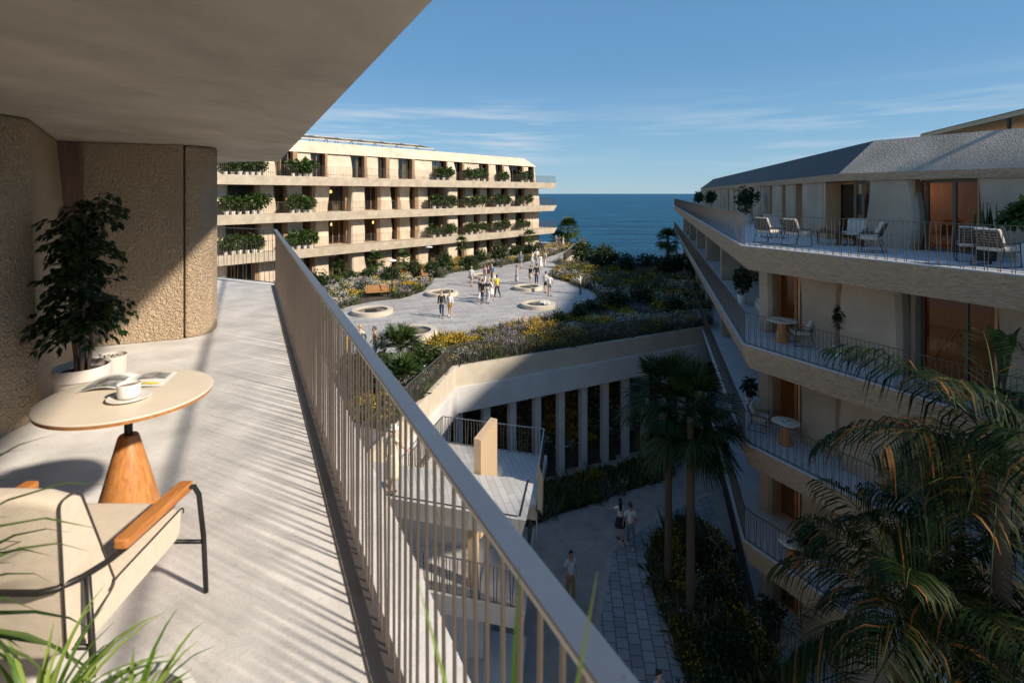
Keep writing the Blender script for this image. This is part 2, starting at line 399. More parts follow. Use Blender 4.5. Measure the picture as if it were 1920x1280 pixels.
def stuff(o, label=None):
    o['kind'] = 'stuff'
    if label: o['label'] = label
    return o
def dup(src, loc, rz=0.0, scale=1.0, label=None):
    def cp(o, par):
        c = o.copy(); COL.objects.link(c)
        if par: c.parent = par
        for ch in list(o.children): cp(ch, c)
        return c
    r = cp(src, None); r.location = loc; r.rotation_euler = (0, 0, rz)
    r.scale = (scale,) * 3 if not isinstance(scale, (list, tuple)) else scale
    if label: r['label'] = label
    return r
def place(src, loc, rz=0.0, scale=1.0):
    src.location = loc; src.rotation_euler = (0, 0, rz); src.scale = (scale,) * 3
    return src
def ordinal(i):
    return ['first', 'second', 'third', 'fourth', 'fifth', 'sixth', 'seventh', 'eighth', 'ninth', 'tenth', 'eleventh', 'twelfth', 'thirteenth', 'fourteenth', 'fifteenth', 'sixteenth', 'seventeenth', 'eighteenth'][i]
# ================================================================== LEVELS (metres below / above the eye)
Z0 = -1.75                      # our balcony floor and the upper terrace across
ST = 3.30                       # storey
Z1, Z2, Z3, ZG = Z0 - ST, Z0 - 2 * ST, Z0 - 3 * ST, -14.95
ZP = Z2                         # the plaza deck
class Fr:
    """a facade line: s along it, w outwards, z up"""
    def __init__(s, O, d, n): s.O = Vector((*O, 0)); s.d = Vector((*d, 0)).normalized(); s.n = Vector((*n, 0)).normalized()
    def p(s, a, w, z=0.0):
        q = s.O + s.d * a + s.n * w; return Vector((q.x, q.y, z))
    def s_at(s, px, w):          # where the sight line of a photo column meets the plane at w
        k = (px - 960.0) / FPX; B = s.O + s.n * w
        return (k * B.y - B.x) / (s.d.x - k * s.d.y)
    def box(s, mb, a0, a1, w0, w1, z0, z1):
        mb.prism([s.p(a0, w0, z0), s.p(a1, w0, z0), s.p(a1, w1, z0), s.p(a0, w1, z0)], [s.p(a0, w0, z1), s.p(a1, w0, z1), s.p(a1, w1, z1), s.p(a0, w1, z1)])
def railing(parent, pts, z, h=1.05, gap=.11, r=.009, rail=(.045, .02), mat_='rail_metal', tilt=.035, closed=False, name='railing', hmat=None, foot=True):
    """upright bars under a flat handrail along a plan line; one part for the bars, its handrail a sub-part"""
    V, F = [], []; k = 0
    hb = MB()
    for a, b in zip(pts, pts[1:]):
        a = Vector((a[0], a[1], 0)); b = Vector((b[0], b[1], 0)); L = (b - a).length; d = (b - a) / L; nn = Vector((-d.y, d.x, 0))
        n = max(2, int(L / gap))
        for i in range(n + 1):
            t = L * i / n; k += 1
            tl = tilt * (1 if i % 2 else -1) * (0.4 + .6 * ((k * 37) % 11) / 10.0) if 0 < i < n else 0
            p0 = a + d * min(L, max(0, t + tl)); p1 = a + d * t
            bse = len(V)
            for (q, zz) in ((p0, z), (p1, z + h)):
                for sx, sy in ((-1, -1), (1, -1), (1, 1), (-1, 1)):
                    w = q + d * r * sx + nn * r * sy; V.append((w.x, w.y, zz))
            for f in ((0, 1, 5, 4), (1, 2, 6, 5), (2, 3, 7, 6), (3, 0, 4, 7)): F.append([bse + j for j in f])
        hb.bar((a.x, a.y, z + h), (b.x, b.y, z + h), rail[0], rail[1])
        if foot: hb.bar((a.x, a.y, z + .03), (b.x, b.y, z + .03), .03, .012)
    o = arr_mesh(name, V, F, mat_, parent=parent)
    hb.build('handrail', hmat or mat_, o)
    return o
def panel(mb, fr, a0, a1, wf, z0, z1, e0=0.0, e1=0.0, thick=.5, lean=0.0, ph0=0.0, ph1=.0, bulge=0.0):
    """a sculpted wall block: both upright edges swing in and out along the height"""
    rings = []; nz = 8
    for i in range(nz):
        u = i / (nz - 1); z = z0 + (z1 - z0) * u
        s0 = a0 + e0 * math.sin(math.pi * (u * 1.15 + ph0)); s1 = a1 + e1 * math.sin(math.pi * (u * 1.15 + ph1))
        wv = wf + lean * u + bulge * math.sin(math.pi * u)
        c = min(.12, thick * .3, abs(a1 - a0) * .2)
        sg = 1 if a1 > a0 else -1
        rings.append([fr.p(s0 + sg * c, wv, z), fr.p(s1 - sg * c, wv, z), fr.p(s1, wv - c, z), fr.p(s1, wf - thick, z), fr.p(s0, wf - thick, z), fr.p(s0, wv - c, z)])
    mb.loft(rings)
def window(parent, fr, a0, a1, wg, z0, z1, jamb=None, mull=(), fmat='bronze_frame', gmat='window_glass', fw=.07, depth=.09, jw=.04, curtain=None, wf=None, name='window', rail_at=None, rmat='reveal_wood'):
    """frame with mullions (part), its pane and curtain (sub-parts), a timber reveal"""
    f = MB()
    for (x0, x1, y0, y1) in [(a0, a0 + fw, z0, z1), (a1 - fw, a1, z0, z1), (a0 + fw, a1 - fw, z0, z0 + fw), (a0 + fw, a1 - fw, z1 - fw, z1)] + [(a0 + (a1 - a0) * m - fw / 2, a0 + (a1 - a0) * m + fw / 2, z0 + fw, z1 - fw) for m in mull]:
        fr.box(f, x0, x1, wg - depth / 2, wg + depth / 2, y0, y1)
    if rail_at: fr.box(f, a0 + fw, a1 - fw, wg + depth / 2 + .004, wg + depth / 2 + .044, z0 + rail_at, z0 + rail_at + .045)
    o = f.build(name, fmat, parent)
    g = MB(); fr.box(g, a0 + fw, a1 - fw, wg - .012, wg + .012, z0 + fw, z1 - fw); g.build('pane', gmat, o)
    if jamb and wf is not None:
        for side in jamb:
            j = MB()
            if side == 'b': fr.box(j, a1 - jw, a1 - .003, wg + depth / 2 + .003, wf - .06, z0, z1)
            else: fr.box(j, a0 + .003, a0 + jw, wg + depth / 2 + .003, wf - .06, z0, z1)
            j.build('reveal', rmat, o)
    if curtain:
        c0, c1 = curtain; n = max(8, int(abs(c1 - c0) / .06)); V, F = [], []
        for i in range(n + 1):
            a = c0 + (c1 - c0) * i / n; w = wg - .35 + .05 * math.sin(i * 1.7)
            V += [fr.p(a, w, z0 + .03), fr.p(a, w, z1 - .03)]
        F = [(2 * i, 2 * i + 1, 2 * i + 3, 2 * i + 2) for i in range(n)]
        arr_mesh('curtain', V, F, 'curtain', parent=o, smooth=True)
    return o

# ================================================================== SETTING: ground, sea, deck
mb = MB(); mb.poly([(-60, -40, ZG), (70, -40, ZG), (70, 62, ZG), (-60, 62, ZG)])
structure(mb.build('courtyard_ground', 'gravel'))
m, t, p = nodemat('sea_water'); MAT['sea_water'] = m
g = N(t, 'ShaderNodeTexCoord'); mpn = N(t, 'ShaderNodeMapping'); mpn.inputs['Scale'].default_value = (.35, 1.0, 1); mpn.inputs['Rotation'].default_value = (0, 0, R(9))
t.links.new(g.outputs['Object'], mpn.inputs[0])
n1 = N(t, 'ShaderNodeTexNoise'); n1.inputs['Scale'].default_value = .10; n1.inputs['Detail'].default_value = 10; n1.inputs['Roughness'].default_value = .7
t.links.new(mpn.outputs[0], n1.inputs['Vector'])
n2 = N(t, 'ShaderNodeTexNoise'); n2.inputs['Scale'].default_value = .05; n2.inputs['Detail'].default_value = 9; n2.inputs['Roughness'].default_value = .7; t.links.new(mpn.outputs[0], n2.inputs['Vector'])
b = N(t, 'ShaderNodeBump'); b.inputs['Strength'].default_value = 1.0; b.inputs['Distance'].default_value = 5.0; t.links.new(n1.outputs['Fac'], b.inputs['Height']); t.links.new(b.outputs[0], p.inputs['Normal'])
r = N(t, 'ShaderNodeValToRGB'); r.color_ramp.elements[0].position = .35; r.color_ramp.elements[1].position = .68
r.color_ramp.elements[0].color = (.002, .028, .078, 1); r.color_ramp.elements[1].color = (.012, .120, .215, 1)
t.links.new(n2.outputs['Fac'], r.inputs[0]); t.links.new(r.outputs[0], p.inputs['Base Color']); p.inputs['Roughness'].default_value = .35; p.inputs['IOR'].default_value = 1.33; p.inputs['Specular IOR Level'].default_value = .10
mb = MB(); mb.poly([(-40000, 40, -22), (40000, 40, -22), (40000, 45000, -22), (-40000, 45000, -22)])
structure(mb.build('sea', 'sea_water'))

# plaza deck
FA = Vector((-4.75, 16.4, 0)); FB = Vector((-2.86, 25.5, 0)); FC = Vector((12.6, 33.55, 0))
DECK = [(-4.75, 16.4), (-2.86, 25.5), (12.6, 33.55), (20.5, 60.5), (13, 60.5), (6.2, 64.5), (12.2, 90), (4, 93), (-14, 88), (-46, 50), (-46, 20), (-12, 14.2)]
mb = MB(); mb.flat(DECK, ZP - .3, ZP); structure(mb.build('plaza_deck', 'plaza_paving'))
# hillside towards the sea, below and beyond the deck
mb = MB(); hp = []
for i in range(25):
    for j in range(15):
        x = -60 + 10 * i; y = 58 + 5 * j
        z = ZP - 1.6 - max(0, (j - 1)) * 1.6 + .5 * math.sin(i * 1.7 + j) if j > 0 else -14.0
        hp.append((x, y, z))
b0 = mb.addv(hp)
for i in range(24):
    for j in range(14):
        k = b0 + i * 15 + j; mb.face((k, k + 15, k + 16, k + 1))
structure(mb.build('hillside', 'soil', smooth='all'))

# ================================================================== NEAR BUILDING (the balcony we look from)
DA = Vector((-.4433, .8964, 0)); NA = Vector((.8964, .4433, 0))
def Q(t_, p_, z=0.0):
    v = DA * t_ + NA * p_; return Vector((v.x, v.y, z))
nb = thing('apartment_building', 'rough beige concrete building at the near left with the sunlit balcony and its ceiling', 'building', (0, 0, Z0))
TE = 11.13                                     # far end of the railing
Rc = Q(TE, .448); EN = Vector((-.908, .418, 0))  # direction of the end railing
def endpt(p_, off, z=0.0):                     # corner of the balcony edge p_ with the end edge pushed out by off
    n_ = Vector((.418, .908, 0)); base = Rc + n_ * off
    # solve base + EN*a = DA*t + NA*p_
    A = base.dot(NA) - p_; a = -A / EN.dot(NA); q = base + EN * a
    return Vector((q.x, q.y, z))
def xy(v): return (v.x, v.y)
mb = MB()
top = [xy(Q(-5, .716)), xy(endpt(.716, .27)), xy(endpt(.716, .27) + EN * 6), (-13, 8), (-8, -6)]
bot = [xy(Q(-5, .50)), xy(endpt(.50, .05)), xy(endpt(.50, .05) + EN * 6), (-13, 8), (-8, -6)]
mb.prism([(x, y, Z0 - .965) for x, y in bot], [(x, y, Z0) for x, y in top]); mb.build('balcony_floor', 'floor_concrete', nb)
mb = MB(); ZC = .585
e1 = Vector((-4.29, 9.68, 0)); eb = Q(0, .50); 
tt = (9.68 * .8964 + 4.29 * .4433)
botc = [xy(Q(-5, .50)), xy(Q(tt, .50)), (-5.5, 9.92), (-13, 11), (-13, -6), (-5, -8)]
topc = [xy(Q(-5, .716)), xy(Q(tt + .25, .716)), (-5.5, 10.25), (-13, 11.4), (-13, -6), (-5, -8)]
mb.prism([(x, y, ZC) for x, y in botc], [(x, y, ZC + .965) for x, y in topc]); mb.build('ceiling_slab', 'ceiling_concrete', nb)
mb = MB()                                        # wall block on the left with its chamfer, flaring a little at the foot
def wring(pts, z): return [Vector((x, y, z)) for x, y in pts]
mb.loft([wring([(-3.62, 3.2), (-3.68, 4.16), (-4.62, 5.66), (-5.3, 5.8), (-7.5, 3.2)], Z0 + .002), wring([(-3.66, 3.2), (-3.72, 4.16), (-4.72, 5.72), (-5.4, 5.8), (-7.5, 3.2)], Z0 + .8), wring([(-3.74, 3.2), (-3.755, 4.15), (-4.95, 5.80), (-5.5, 5.8), (-7.5, 3.2)], ZC - .002)])
mb.build('wall_panel', 'near_wall', nb, bevel=.03)
mb = MB()                                        # wall running on behind the chair
mb.prism([(-3.70, 3.16, Z0 + .002), (-7.5, 3.16, Z0 + .002), (-4.2, -5, Z0 + .002), (.15, -5, Z0 + .002)], [(-3.78, 3.16, ZC - .002), (-7.5, 3.16, ZC - .002), (-4.2, -5, ZC - .002), (.05, -5, ZC - .002)]); mb.build('wall_panel', 'near_wall', nb)
mb = MB()                                        # wall facing us at the end, in two blocks with a joint
def blk(pts): mb.prism([(x, y, Z0 + .002) for x, y in pts], [(x, y, ZC - .002) for x, y in pts])
blk([(-4.86, 6.05), (-3.957, 6.425), (-5.62, 8.6), (-6.4, 8.6), (-6.4, 6.2)])
mb.build('wall_panel', 'near_wall', nb, bevel=.012)
mb = MB(); blk([(-3.943, 6.432), (-3.82, 6.56), (-3.79, 6.75), (-3.83, 6.93), (-4.0, 7.08), (-5.2, 8.6), (-5.6, 8.6)]); mb.build('wall_panel', 'near_wall', nb, bevel=.03)
mb = MB(); mb.prism([(-4.98, 5.86, Z0 + .01), (-4.90, 6.03, Z0 + .01), (-5.9, 6.5, Z0 + .01), (-5.9, 5.9, Z0 + .01)], [(-5.08, 5.86, ZC - .01), (-4.90, 6.03, ZC - .01), (-5.9, 6.5, ZC - .01), (-5.9, 5.9, ZC - .01)])
mb.build('door', 'dark_wood', nb)
# outer face of the storeys below us
mb = MB()
for zf in (Z1, Z2 - .006, Z3):
    mb.prism([(x, y, zf - .8) for x, y in bot], [(x, y, zf) for x, y in bot])
mb.build('lower_slab', 'floor_concrete', nb)
mb = MB(); mb.flat([xy(Q(-5, -1.6)), xy(Q(9.3, -1.6)), (-13, 9.5), (-8, -6)], ZG, Z0 - .97); mb.build('lower_wall', 'near_wall', nb)

# railing: every bar of the near run is a part
mb = MB(); mb.bar(Q(-4.9, .424, Z0 + .006), Q(TE - .02, .424, Z0 + .006), .058, .012); mb.build('floor_channel', 'kerb_stone', nb)
rl = thing('balcony_railing', 'brown-grey metal railing with flat handrail running along the sunlit near balcony', 'railing', (*xy(Q(4, .46)), Z0))
HR = 1.07
mb = MB(); A = Q(-3, .4615, Z0 + HR - .008); B_ = Q(TE + .02, .4615, Z0 + HR - .008)
mb.bar(A, B_, .056, .016); mb.build('handrail', 'handrail_metal', rl, bevel=.003)
mb = MB(); A = Rc + EN * .02; B_ = Rc + EN * 4.5
mb.bar((A.x, A.y, Z0 + HR - .008), (B_.x, B_.y, Z0 + HR - .008), .04, .014); mb.build('handrail', 'rail_metal', rl)
mb = MB(); mb.bar(Q(-3, .462, Z0 + .055), Q(TE, .462, Z0 + .055), .05, .012)
for k in range(12): mb.box(Q(.4 + k, .462, Z0 + .025), (.03, .03, .05), math.atan2(DA.y, DA.x))
mb.build('bottom_rail', 'rail_metal', rl)
mb = MB(); mb.bar(Rc + EN * .03 + Vector((0, 0, Z0 + .055)), Rc + EN * 4.5 + Vector((0, 0, Z0 + .055)), .03, .012); mb.build('bottom_rail', 'rail_metal', rl)
rest = MB(); rng = random.Random(3); nbar = 0; tpos = -2.9
while tpos < TE - .03:
    jit = rng.uniform(-.010, .010); lean = rng.choice((-1, 1)) * rng.uniform(.004, .032)
    a_ = Q(tpos + jit + lean, .4615, Z0 + .061); b_ = Q(tpos + jit, .4615, Z0 + HR - .016)
    if tpos > .48 and nbar < 99:
        m_ = MB(); m_.tube([a_, b_], .0052, 8); m_.build('baluster', 'rail_metal', rl, smooth=True); nbar += 1
    else: rest.tube([a_, b_], .0052, 6)
    tpos += .0745
for k in range(38):
    A = Rc + EN * (.06 + k * .115); l_ = rng.uniform(-.05, .05); rest.tube([(A.x + EN.x * l_, A.y + EN.y * l_, Z0 + .061), (A.x, A.y, Z0 + HR - .014)], .0052, 6)
stuff(rest.build('balusters', 'rail_metal', rl, smooth=True))

# ================================================================== TERRACE BLOCK between our building and the plaza
tb = thing('terrace_block', 'pale concrete terrace block with stacked balconies below the railing, sunlit from the right', 'building', (-1, 15, ZG))
mb = MB(); mb.prism([(x, y, ZP - .55) for x, y in [(.22, 13.75), (.52, 15.7), (-1.5, 16.2), (-4.7, 16.9), (-9.5, 15.2), (-9.5, 13.2), (-7.6, 15.6), (-3.2, 14.70)]],
                   [(x, y, ZP + .004) for x, y in [(.36, 13.62), (.66, 15.6), (-1.0, 15.86), (-4.62, 16.7), (-9.5, 15.2), (-9.5, 13.2), (-7.6, 15.5), (-3.2, 14.58)]])
mb.build('terrace_slab', 'terrace_paving', tb)
mb = MB(); mb.bar((.20, 13.80, ZP + .012), (.47, 15.55, ZP + .012), .05, .008); mb.bar((.14, 13.80, ZP + .012), (-4.6, 15.1, ZP + .012), .05, .008); mb.build('drain_channel', 'dark_metal', tb)
mb = MB(); mb.flat([(.75, 16.9), (1.35, 20.4), (-2.9, 21.6), (-3.7, 18.0)], -10.35, -10.0); mb.build('landing', 'terrace_paving', tb)
mb = MB(); bz = -10.3
mb.prism([(-1.14, 15.98, bz), (-.93, 15.93, bz), (-.48, 17.25, bz), (-.69, 17.32, bz)], [(-1.14, 15.98, -7.33), (-.93, 15.93, -7.36), (-.48, 17.25, -7.28), (-.69, 17.32, -7.26)])
mb.build('blade_wall', 'board_concrete', tb)
mb = MB()
mb.prism([(x, y, Z3 - .62) for x, y in [(.30, 15.0), (.7, 18.6), (-5, 19.6), (-8.5, 16.6), (-8.5, 15.2), (-3.2, 15.9)]], [(x, y, Z3) for x, y in [(.38, 14.9), (.8, 18.6), (-5, 19.6), (-8.5, 16.6), (-8.5, 15.1), (-3.2, 15.8)]])
mb.build('balcony_slab', 'white_concrete', tb)
mb = MB(); mb.box((-1.15, 15.9, (Z3 + ZP - .55) / 2), (.26, .3, ST - .56), R(-14)); mb.build('column', 'board_concrete', tb)
mb = MB(); mb.box((-4.8, 16.6, (Z3 + ZP - .55) / 2), (.26, .3, ST - .56), R(-14)); mb.build('column', 'board_concrete', tb)
mb = MB(); mb.flat([(-.2, 17.6), (.1, 19.3), (-8, 20), (-8, 17.8)], Z3 + .002, -10.36); mb.build('rear_wall', 'white_concrete', tb)
mb = MB(); mb.flat([(-.9, 16.8), (-.6, 18.6), (-8, 19.4), (-8, 16.9)], ZG, Z3 - .63); mb.build('base_wall', 'white_concrete', tb)
mb = MB(); mb.flat([(.1, 14.6), (.5, 17.6), (-8, 19.4), (-8, 16)], ZG, ZG + .35); mb.build('plinth', 'white_concrete', tb)
railing(tb, [(-8.2, 15.75), (-3.2, 15.93), (.28, 14.98), (.68, 18.4)], Z3, 1.05, .12, .011, mat_='dark_rail', hmat='handrail_metal', tilt=.05)
railing(tb, [(.70, 15.4), (.80, 17.0), (1.22, 20.3), (-2.8, 21.45), (-3.55, 18.3)], -10.0, 1.05, .12, .011, mat_='dark_rail', hmat='handrail_metal')
mb = MB(); mb.prism([(.72, 15.3, -9.05), (.78, 15.3, -9.05), (1.0, 17.0, -10.25), (.94, 17.0, -10.25)], [(.72, 15.3, ZP + .55), (.78, 15.3, ZP + .55), (1.0, 17.0, -9.1), (.94, 17.0, -9.1)]); mb.build('side_screen', 'dark_rail', tb)

# ================================================================== COLONNADE carrying the edge of the plaza
cl = thing('colonnade', 'pale concrete beam on a row of slim square columns along the plaza edge, flowers behind', 'colonnade', (5, 29, ZG))
nb1 = Vector((.979, -.203, 0)); nb2 = Vector((.4618, -.887, 0))   # outward normals of A-B and B-C
def off(k):                                      # the edge line pushed outwards by k
    dB = (nb1 + nb2).normalized(); return [FA + nb1 * k, FB + dB * (k / dB.dot(nb1)), FC + nb2 * k]
def ribbon(mb, k0, k1, z0, z1, k0t=None):
    i_, o_ = off(k0), off(k1); k0t = k0 if k0t is None else k0t
    for j in range(2):
        a, b, c, d = o_[j], o_[j + 1], i_[j + 1], i_[j]
        mb.prism([(q.x, q.y, z0) for q in (a, b, c, d)], [(q.x, q.y, z1) for q in (a, b, c, d)])
mb = MB(); ribbon(mb, -.05, .20, ZP - .85, ZP + .12); mb.build('parapet', 'planter_concrete', cl)
mb = MB(); ribbon(mb, -.6, .36, ZP - 2.05, ZP - .852); mb.build('beam', 'white_concrete', cl)
o_ = off(.1); dBC = (FC - FB).normalized()
for k in range(12):
    c = FB + dBC * (.35 + k * 1.46) + nb2 * -.12
    m_ = MB(); m_.box((c.x, c.y, (ZG + ZP - 2.05) / 2 - .1), (.36, .36, ZP - 2.05 - ZG + .2 - .01), math.atan2(dBC.y, dBC.x)); m_.build('column', 'white_concrete', cl, bevel=.012)
mb = MB(); dAB = (FB - FA).normalized()
qa = FB - dAB * .6; mb.flat([xy(qa + nb1 * .1), xy(qa - nb1 * .55), xy(qa - nb1 * .55 - dAB * 2.2), xy(qa + nb1 * .1 - dAB * 2.2)], ZG, ZP - 2.052); mb.build('pier', 'white_concrete', cl)
fe = thing('edge_fence', 'dark thin-barred metal fence along the flower bed on the plaza edge above the columns', 'fence', (FB.x, FB.y, ZP))
railing(fe, [xy(q) for q in off(.02)], ZP + .12, 1.0, .12, .010, mat_='dark_rail', hmat='dark_rail', tilt=0)
fe2 = thing('promenade_fence', 'distant thin-barred metal fence in front of the sea beyond the garden bushes', 'fence', (14, 60.3, ZP))
railing(fe2, [(8.5, 62.9), (13, 60.3), (20.3, 60.3)], ZP, 1.05, .16, .014, mat_='dark_rail', tilt=0)
rw = thing('ramp_wall', 'sunlit pale wall with dark solid-looking railing at the far right end of the plaza path', 'wall', (6.2, 64.5, ZP))
mb = MB(); mb.flat([(6.1, 64.2), (6.5, 64.2), (12.6, 90), (12.2, 90)], ZP - 4, ZP + .05); mb.build('wall', 'far_wall', rw)
railing(rw, [(6.2, 64.3), (12.3, 89.9)], ZP + .05, 1.05, .16, .012, mat_='rail_metal', tilt=0)

# ================================================================== RIGHT BUILDING (in shade)
RC = (7.74, 18.0)
fA = Fr(RC, (.4433, -.8964), (-.8964, -.4433)); fB = Fr(RC, (.256, .967), (-.967, .256))
rb = thing('apartment_building', 'shaded concrete building at right with stacked balconies and a rough sloping roof', 'building', (14, 20, ZG))
def rline(q, sa=26.0, sb=62.5):                  # plan line at depth q behind the slab edge
    c = Vector((RC[0] + 1.062 * q, RC[1] + .108 * q, 0)); a = fA.p(sa, -q); b = fB.p(sb, -q)
    return [xy(a), xy(c), xy(b)]
def rslab(q0t, q0b, q1, z0, z1, sa=26.0, sb=62.5, sbb=None):
    m_ = MB(); o1 = rline(q0t, sa, sb); o0 = rline(q0b, sa, sbb or sb); i1 = rline(q1, sa, sb)
    for j in range(2):
        m_.prism([(*o0[j], z0), (*o0[j + 1], z0), (*i1[j + 1], z0), (*i1[j], z0)], [(*o1[j], z1), (*o1[j + 1], z1), (*i1[j + 1], z1), (*i1[j], z1)])
    return m_
for lv, z in enumerate((Z0, Z1, Z2, Z3)):
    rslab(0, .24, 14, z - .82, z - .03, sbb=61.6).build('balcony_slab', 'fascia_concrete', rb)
    rslab(.02, .02, 13.8, z - .029, z, 25.9, 62.4).build('balcony_floor', 'terrace_floor', rb)
    railing(rb, rline(.12), z, 1.04, .118, .006, mat_='terrace_rail', rail=(.035, .015), tilt=.05)
rslab(.5, .5, 14, ZG + .004, ZG + .06).build('balcony_floor', 'terrace_floor', rb)
railing(rb, rline(.5, 26, 30), ZG + .06, 1.0, .13, .009, mat_='dark_rail', tilt=0)
# roof: eave beam, sloping front (rough concrete) and side (dark metal)
QE, QR, ZE, ZR = 3.30, 4.55, .68, 1.84
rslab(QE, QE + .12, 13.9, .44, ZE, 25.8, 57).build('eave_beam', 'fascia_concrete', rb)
e_, r_ = rline(QE, 25.8, 57), rline(QR, 25.8, 53.2); k_ = rline(13.5, 25.8, 53.2)
mb = MB(); mb.prism([(*e_[0], ZE + .002), (*e_[1], ZE + .002), (*k_[1], ZE + .002), (*k_[0], ZE + .002)], [(*r_[0], ZR), (*r_[1], ZR), (*k_[1], ZR), (*k_[0], ZR)]); mb.build('roof', 'roof_rough', rb, label='rough pale concrete roof slope')
mb = MB(); k2 = rline(13.5, 25.8, 57); mb.prism([(*e_[1], ZE + .002), (*e_[2], ZE + .002), (*k2[2], ZE + .002), (*k2[1], ZE + .002)], [(*r_[1], ZR - .004), (*r_[2], ZR - .004), (*k_[2], ZR - .004), (*k_[1], ZR - .004)]); mb.build('roof', 'roof_metal', rb, label='smooth dark grey roof slope')
# interior core behind the glazing
def core(q, z0, z1, matn): rslab(q, q, 13.6, z0, z1, 25.5, 56.5).build('inner_wall', matn, rb)
core(5.6, Z0 + .002, .438, 'timber_lining')
for z in (Z1, Z2, Z3): core(6.5, z + .002, z + ST - .825, 'timber_lining')
core(5.5, ZG + .062, Z3 - .825, 'interior')
QW = 3.52
zt = .438
def s_of(f, px, q): return f.s_at(px, -q)
cA = (Vector((RC[0] + 1.062 * QW, RC[1] + .108 * QW, 0)) - Vector((*RC, 0))).dot(fA.d)   # where the wall lines A and B meet, along each
cB = (Vector((RC[0] + 1.062 * QW, RC[1] + .108 * QW, 0)) - Vector((*RC, 0))).dot(fB.d)
def rpanel(f, a0, a1, q, z0, z1, e0=0, e1=0, thick=.5, **k):
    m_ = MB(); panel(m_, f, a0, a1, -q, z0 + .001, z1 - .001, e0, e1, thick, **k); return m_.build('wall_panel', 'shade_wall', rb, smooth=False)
S = lambda px, q=QW: s_of(fA, px, q)
SB = lambda px, q=QW: s_of(fB, px, q)
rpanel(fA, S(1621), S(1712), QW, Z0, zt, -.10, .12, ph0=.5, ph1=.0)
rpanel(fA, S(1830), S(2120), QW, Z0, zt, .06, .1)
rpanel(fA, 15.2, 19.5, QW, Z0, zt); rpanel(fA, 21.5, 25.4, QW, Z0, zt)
window(rb, fA, cA + .05, S(1621) + .1, -QW - .45, Z0 + .01, zt - .02, mull=(.45,), gmat='amber_glass', fw=.09)
window(rb, fA, S(1714) - .05, S(1830) + .05, -QW - .45, Z0 + .01, zt - .02, mull=(.12, .55), gmat='amber_glass', fw=.09, jamb='ab', wf=-QW)
window(rb, fA, S(2120), 15.2, -QW - .45, Z0 + .01, zt - .02, mull=(.5,), gmat='amber_glass')
window(rb, fA, 19.5, 21.5, -QW - .45, Z0 + .01, zt - .02, mull=(.5,), gmat='amber_glass')
mb = MB(); fA.box(mb, S(1730), S(1812), -QW - 1.9, -QW - 1.0, Z0 + .35, Z0 + .75); mb.build('bench_seat', 'reveal_wood', rb)
pxs = [(1313, 1323), (1325.5, 1337), (1338.5, 1343.5), (1345, 1350.5), (1352, 1363), (1367, 1374), (1377, 1391), (1395, 1402), (1411, 1423), (1426, 1440), (1447, 1463), (1472, 1488), (1503, 1543)]
for i, (x0, x1) in enumerate(pxs):
    a1_, a0_ = SB(x0), SB(x1)                    # far and near end along B
    am = .16 if i < 12 else .10
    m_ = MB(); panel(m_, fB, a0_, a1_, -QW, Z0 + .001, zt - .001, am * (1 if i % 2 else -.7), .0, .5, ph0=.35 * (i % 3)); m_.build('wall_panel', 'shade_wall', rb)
    nxt = SB(pxs[i + 1][0]) if i < 12 else cB + .05
    w_ = window(rb, fB, nxt + .02, a0_ - .02, -QW - .62, Z0 + .01, zt - .02, gmat='window_glass', fmat='reveal_wood', jamb='b', wf=-QW + .02, jw=.14, fw=.08, rmat='timber_lining')
mb = MB(); fB.box(mb, 57.0, 57.3, -13.5, -QW, Z0 + .002, zt); mb.build('end_wall', 'shade_wall', rb)
# storeys 1-3: faceted blocks standing at different depths
for lv, z in enumerate((Z1, Z2, Z3, ZG + .06)):
    zc = z + ST - .825 if lv < 3 else Z3 - .825; z = z + .002
    g_ = 'amber_glass'
    rpanel(fA, -1.0, -.46, 2.0, z, zc, .04, .05, 4.4, bulge=.03)
    window(rb, fA, -.45, .78, -2.5, z + .01, zc - .02, mull=(.55,), gmat=g_, fmat='reveal_wood', fw=.09, jamb='b', wf=-1.85, jw=.07, rmat='timber_lining')
    rpanel(fA, .80, 2.24, 1.75, z, zc, .05, -.05, .9, bulge=-.04)
    window(rb, fA, 2.2, 2.56, -2.2, z + .01, zc - .02, gmat=g_, fmat='dark_wood', fw=.06, jamb='b', wf=-1.7, jw=.06)
    rpanel(fA, 2.58, 4.25, 1.2, z, zc, -.07, .05, 1.2, bulge=.04)
    rpanel(fA, 4.30, 4.42, 1.6, z, zc, 0, 0, .5)
    window(rb, fA, 4.42, 6.3, -1.95, z + .01, zc - .02, mull=(.03, .56), gmat=g_, fw=.08, jamb='b', wf=-1.4, jw=.06, rmat='timber_lining')
    rpanel(fA, 6.32, 9.2, 1.3, z, zc, .06, .05, 1.0)
    window(rb, fA, 9.2, 11.6, -1.9, z + .01, zc - .02, mull=(.5,), gmat=g_)
    rpanel(fA, 11.6, 17.0, 1.3, z, zc, .08, .05, 1.0)
    window(rb, fA, 17.0, 19.5, -1.85, z + .01, zc - .02, mull=(.5,), gmat=g_)
    rpanel(fA, 19.5, 25.3, 1.3, z, zc, .0, .05, 1.0)
    # cross walls of the loggias along B
    for k, px in enumerate((1351, 1323, 1305, 1293, 1286, 1281)):
        a_ = fB.s_at(px, -.95)
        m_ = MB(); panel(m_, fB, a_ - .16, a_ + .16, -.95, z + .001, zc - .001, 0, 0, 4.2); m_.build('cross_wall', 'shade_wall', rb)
    for k in range(7):
        a_ = 3.2 + k * 8.2
        window(rb, fB, a_, a_ + 3.4, -5.05, z + .01, zc - .02, mull=(.5,), gmat=g_, fmat='reveal_wood')
        rpanel(fB, a_ + 3.4, a_ + 8.2, 5.0, z, zc)
